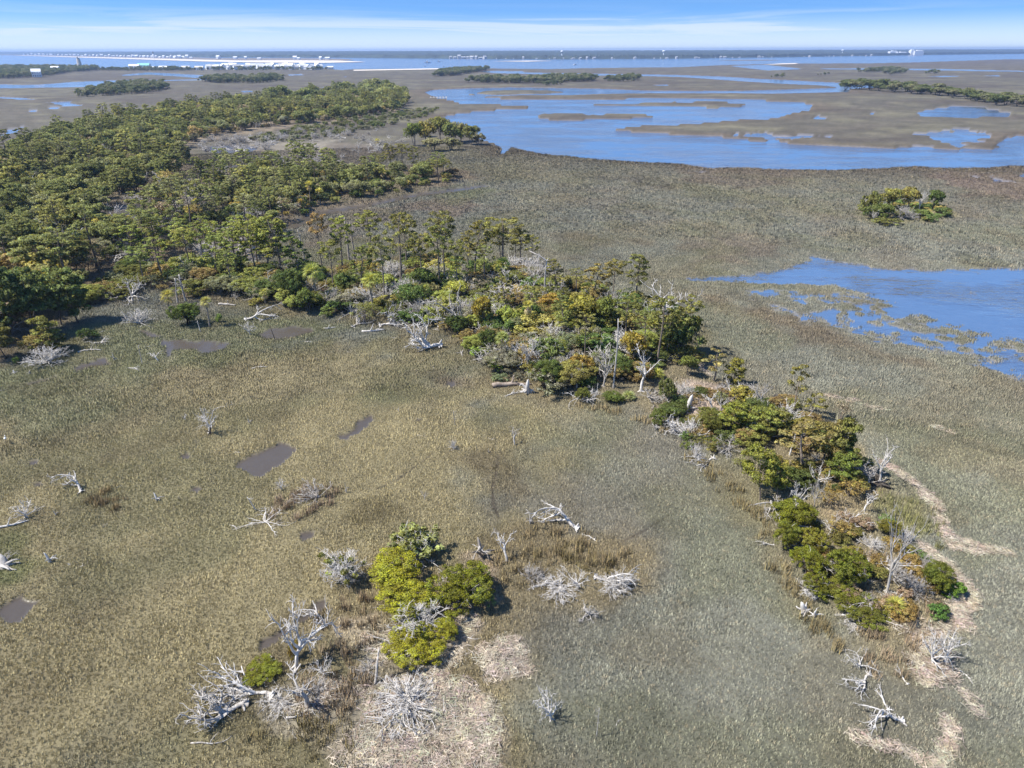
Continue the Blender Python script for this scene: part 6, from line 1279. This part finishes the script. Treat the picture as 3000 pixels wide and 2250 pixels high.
# ================================================================== an egret on the left marsh
g = G(22, 1304); o = thing('egret', 'white egret standing in the brown marsh near the left edge', 'bird', (g[0], g[1], 0), -.6, (1.25, 1.25, 1.25)); ZQ.append((o, 0))
FEATH = plainmat('feathers', (.82,.82,.80), .8, .04)
mb = MB(); pts = [(-.34, 0, .50), (-.26, 0, .54), (-.12, 0, .62), (.02, 0, .68), (.12, 0, .72), (.17, 0, .80), (.13, 0, .88), (.08, 0, .96), (.11, 0, 1.03), (.17, 0, 1.06), (.22, 0, 1.05)]
mb.tube(pts, [.01, .05, .105, .12, .085, .045, .032, .028, .03, .035, .015], 10); part('body', mb.build('egret_body', FEATH), o)
mb = MB(); mb.tube([(.21, 0, 1.05), (.36, 0, 1.03)], [.016, .003], 6); part('beak', mb.build('beak', plainmat('beak', (.6,.4,.05), .5)), o)
for s in (-1, 1):
    mb = MB(); mb.tube([(-.02, s * .05, .60), (.01, s * .05, .32), (-.02, s * .05, 0)], [.02, .011, .009], 6); mb.tube([(-.05, s * .05, .005), (.10, s * .07, .005)], [.008, .005], 5); part('leg', mb.build('leg', plainmat('leg', (.03,.03,.03), .6)), o)

# ================================================================== settle everything on the ground
xs = np.array([q[0].location.x for q in ZQ]); ys = np.array([q[0].location.y for q in ZQ]); zs = ground(xs, ys)[0]
for (o, sk), z in zip(ZQ, zs): o.location.z = max(-.05, z) - .03 - sk

# ================================================================== grass
def tuft(seed, n, h, spread, wd, bend=.35, flat=0.0):
    r_ = np.random.default_rng(seed); T = []
    for i in range(n):
        a = r_.random() * 6.28; b = np.array([math.cos(a), math.sin(a), 0]) * spread * r_.random() ** .5; az = r_.random() * 6.28; d = np.array([math.cos(az), math.sin(az), 0]); sd = np.array([-d[1], d[0], 0]) * wd
        hh = h * (.6 + .5 * r_.random())
        if flat: T.append([b - d * hh * .5 + sd + (0, 0, .03 + .08 * r_.random()), b - d * hh * .5 - sd + (0, 0, .03 + .08 * r_.random()), b + d * hh * .5 + (0, 0, .03 + .1 * r_.random())])
        else: T.append([b + sd - (0, 0, .05), b - sd - (0, 0, .05), b + d * hh * bend * (.3 + r_.random()) + (0, 0, hh)])
    T = np.array(T); c = np.zeros((len(T), 3)); nn = unit(r_.normal(size=(len(T), 3)) * .5 + np.array([0, 0, 1.0])); return tri_mesh('tuft', T, GRASS, None)
rg = np.random.default_rng(2024)
def band(r0, r1, dens):
    a0 = R(50) if r0 < 60 else R(40); area = a0 * (r1 * r1 - r0 * r0); st = dens ** -.5; gx, gy = np.meshgrid(np.arange(-r1 * .78, r1 * .78, st), np.arange(r0 * .5, r1, st)); x = gx.ravel() + (rg.random(gx.size) - .5) * st * .9; y = gy.ravel() + (rg.random(gx.size) - .5) * st * .9; r_ = np.hypot(x, y)
    px, py = proj(x, y); k = (r_ > r0) & (r_ < r1) & (px > -90) & (px < 3090) & (py < 2340); return x[k], y[k]
tall_poly = [(GP([(880,1830),(1080,1720),(1130,1900),(1080,2010),(1120,2110),(960,2130),(820,2080),(900,1960)]), (.27,.205,.125), 2.6), (GP([(1430,1640),(1560,1560),(1720,1570),(1860,1650),(1840,1690),(1650,1660),(1560,1720),(1450,1740)]), (.26,.205,.11), 2.6), (GP([(860,2090),(1080,2140),(1060,2260),(900,2260),(700,2170)]), (.22,.18,.085), 2.0),
 (GP([(2480,1640),(2700,1650),(2760,1780),(2720,1990),(2560,2000),(2440,1880)]), (.27,.205,.125), 2.2), (GP([(270,1450),(330,1430),(370,1470),(310,1510),(265,1490)]), (.25,.19,.10), 3.5), (GP([(800,1480),(900,1420),(1010,1440),(960,1490),(860,1540),(790,1520)]), (.30,.225,.15), 3), (GP([(1540,1640),(1700,1590),(1850,1700),(1700,1700)]), (.21,.17,.075), 1.5),
 (GP([(2030,1330),(2240,1520),(2330,1720),(2480,1900),(2430,1920),(2270,1720),(2190,1540),(2000,1340)]), (.23,.185,.09), 2.2), (GP([(1680,1185),(1800,1195),(1960,1260),(1940,1280),(1800,1215),(1690,1200)]), (.33,.265,.14), 3), (GP([(2560,1450),(2740,1500),(2780,1620),(2700,1610),(2600,1530)]), (.20,.195,.08), 1.6)]
straw_poly = [(GP([(1060,2060),(1150,1990),(1380,2020),(1460,2120),(1430,2300),(1040,2300),(980,2180)]), 9), (GP([(1400,1930),(1530,1870),(1560,1990),(1430,2010)]), 10), (GP([(1060,1860),(1200,1920),(1400,1780),(1390,1900),(1300,1990),(1080,1960)]), 6), (GP([(820,2060),(1000,2020),(1060,2060),(1000,2130),(860,2140)]), 6), (GP([(2640,1830),(2800,1840),(2820,2010),(2700,2030),(2650,1950)]), 5), (GP([(2700,1600),(2790,1660),(2840,1760),(2850,1840),(2790,1850),(2760,1720),(2690,1650)]), 7)]
for nm, r0, r1, dens, s0, gf, tp in (('marsh_grass', 26, 95, 17, .80, 2.02, tuft(1, 10, .26, .22, .032)), ('marsh_grass', 95, 190, 6.0, 1.0, 1.66, tuft(2, 9, .28, .28, .045)), ('marsh_grass', 190, 380, 1.6, 1.3, 1.5, tuft(3, 8, .30, .32, .06))):
    x, y = band(r0, r1, dens); z, mud_, deep_ = ground(x, y); c = colour(x, y); n = len(x)
    soft = sdf(FSO, x, y, 12) > -6
    nz_ = fbm(x / 2.6, y / 2.6, 83, 3)
    k = (mud_ < .45) & ((z > .03) | ((z > -.16) & (soft | (deep_ > .3)) & (nz_ > .54 + .12 * rg.random(n))))
    for p, wd in WRK: k &= linesd(p, x, y, 4) > wd * .35
    for p, _d in straw_poly: k &= (sdf(p, x, y, 5) < 0) | (rg.random(n) < .25)
    for p in TRACKS: k &= linesd(p, x, y, 2) > .13
    for g_ in GAPS[2:]: k &= sdf(g_, x, y, 5) < 0
    x, y, z, c = x[k], y[k], z[k], c[k]; n = len(x); j_ = rg.random(n)
    c = c * (.82 + .36 * j_)[:, None] * gf; st_ = rg.random(n) < .10; c[st_] = c[st_] * .5 + np.array([.44,.36,.24]) * .5
    bank = sstep(8, 1, np.abs(sdf(RIV, x, y)))
    gn_scatter(nm, tp, np.stack([x, y, z], 1), s0 * (.6 + .8 * rg.random(n)) * (1 + .5 * bank) * (.75 + .55 * fbm(x / 4.5, y / 4.5, 95, 3)), rg.random(n) * 6.28, c, label='short marsh grass covering the flats')
TT = tuft(5, 16, .95, .34, .035, .45); PX = []; CC = []
for p, c, dn in tall_poly:
    mn, mx = p.min(0), p.max(0); n = int((mx[0] - mn[0]) * (mx[1] - mn[1]) * dn); x = mn[0] + (mx[0] - mn[0]) * rg.random(n); y = mn[1] + (mx[1] - mn[1]) * rg.random(n); k = (sdf(p, x, y) + 1.6 * (fbm(x / 2, y / 2, 85, 2) - .5) > 0) & (fbm(x / 1.5, y / 1.5, 87, 2) > .42); PX.append(np.stack([x[k], y[k]], 1)); CC.append(np.array(c) * (.7 + .6 * rg.random((k.sum(), 1))) * 1.15)
PX = np.concatenate(PX); CC = np.concatenate(CC); zz_ = ground(PX[:, 0], PX[:, 1])[0]
gn_scatter('tall_rushes', TT, np.column_stack([PX, zz_]), .65 + .6 * rg.random(len(PX)), rg.random(len(PX)) * 6.28, CC, label='tall tan rushes on the islets')
ST = tuft(6, 14, .8, .5, .018, 0, 1.0); PX = []; CC = []
for p, dn in straw_poly:
    mn, mx = p.min(0), p.max(0); n = int((mx[0] - mn[0]) * (mx[1] - mn[1]) * dn); x = mn[0] + (mx[0] - mn[0]) * rg.random(n); y = mn[1] + (mx[1] - mn[1]) * rg.random(n); k = (sdf(p, x, y) + 4 * (fbm(x / 2.2, y / 2.2, 89, 3) - .5) > 0) & (fbm(x / 1.1, y / 1.1, 93, 2) > .36); PX.append(np.stack([x[k], y[k]], 1))
for p, wd in WRK:
    for i in range(len(p) - 1):
        n = int(np.hypot(*(p[i + 1] - p[i])) * wd * 11); t_ = rg.random(n)[:, None]; PX.append(p[i] + (p[i + 1] - p[i]) * t_ + rg.normal(size=(n, 2)) * wd * .15)
PX = np.concatenate(PX); CC = np.array([.395,.34,.265]) * (.65 + .6 * rg.random((len(PX), 1))) * np.array([1, 1, 1]) * (1 + .10 * rg.normal(size=(len(PX), 3)) * .5); zz_ = ground(PX[:, 0], PX[:, 1])[0] + .02 + .10 * rg.random(len(PX))
gn_scatter('straw_wrack', ST, np.column_stack([PX, zz_]), .7 + .7 * rg.random(len(PX)), rg.random(len(PX)) * 6.28, CC * 1.15, label='mats and lines of washed-up pinkish straw')

# ================================================================== air
m, t, o = newmat('haze'); pv = N(t, 'ShaderNodeVolumePrincipled'); pv.inputs['Color'].default_value = (.45, .64, 1.0, 1); pv.inputs['Density'].default_value = HAZE = 8.5e-5; pv.inputs['Anisotropy'].default_value = .2; t.links.new(pv.outputs[0], o.inputs['Volume'])
mb = MB(); mb.box((0, 7850, 31), (16400, 8600, 34)); tag(link(bpy.data.objects.new('haze', mb.build('haze', m, False))), kind='stuff')
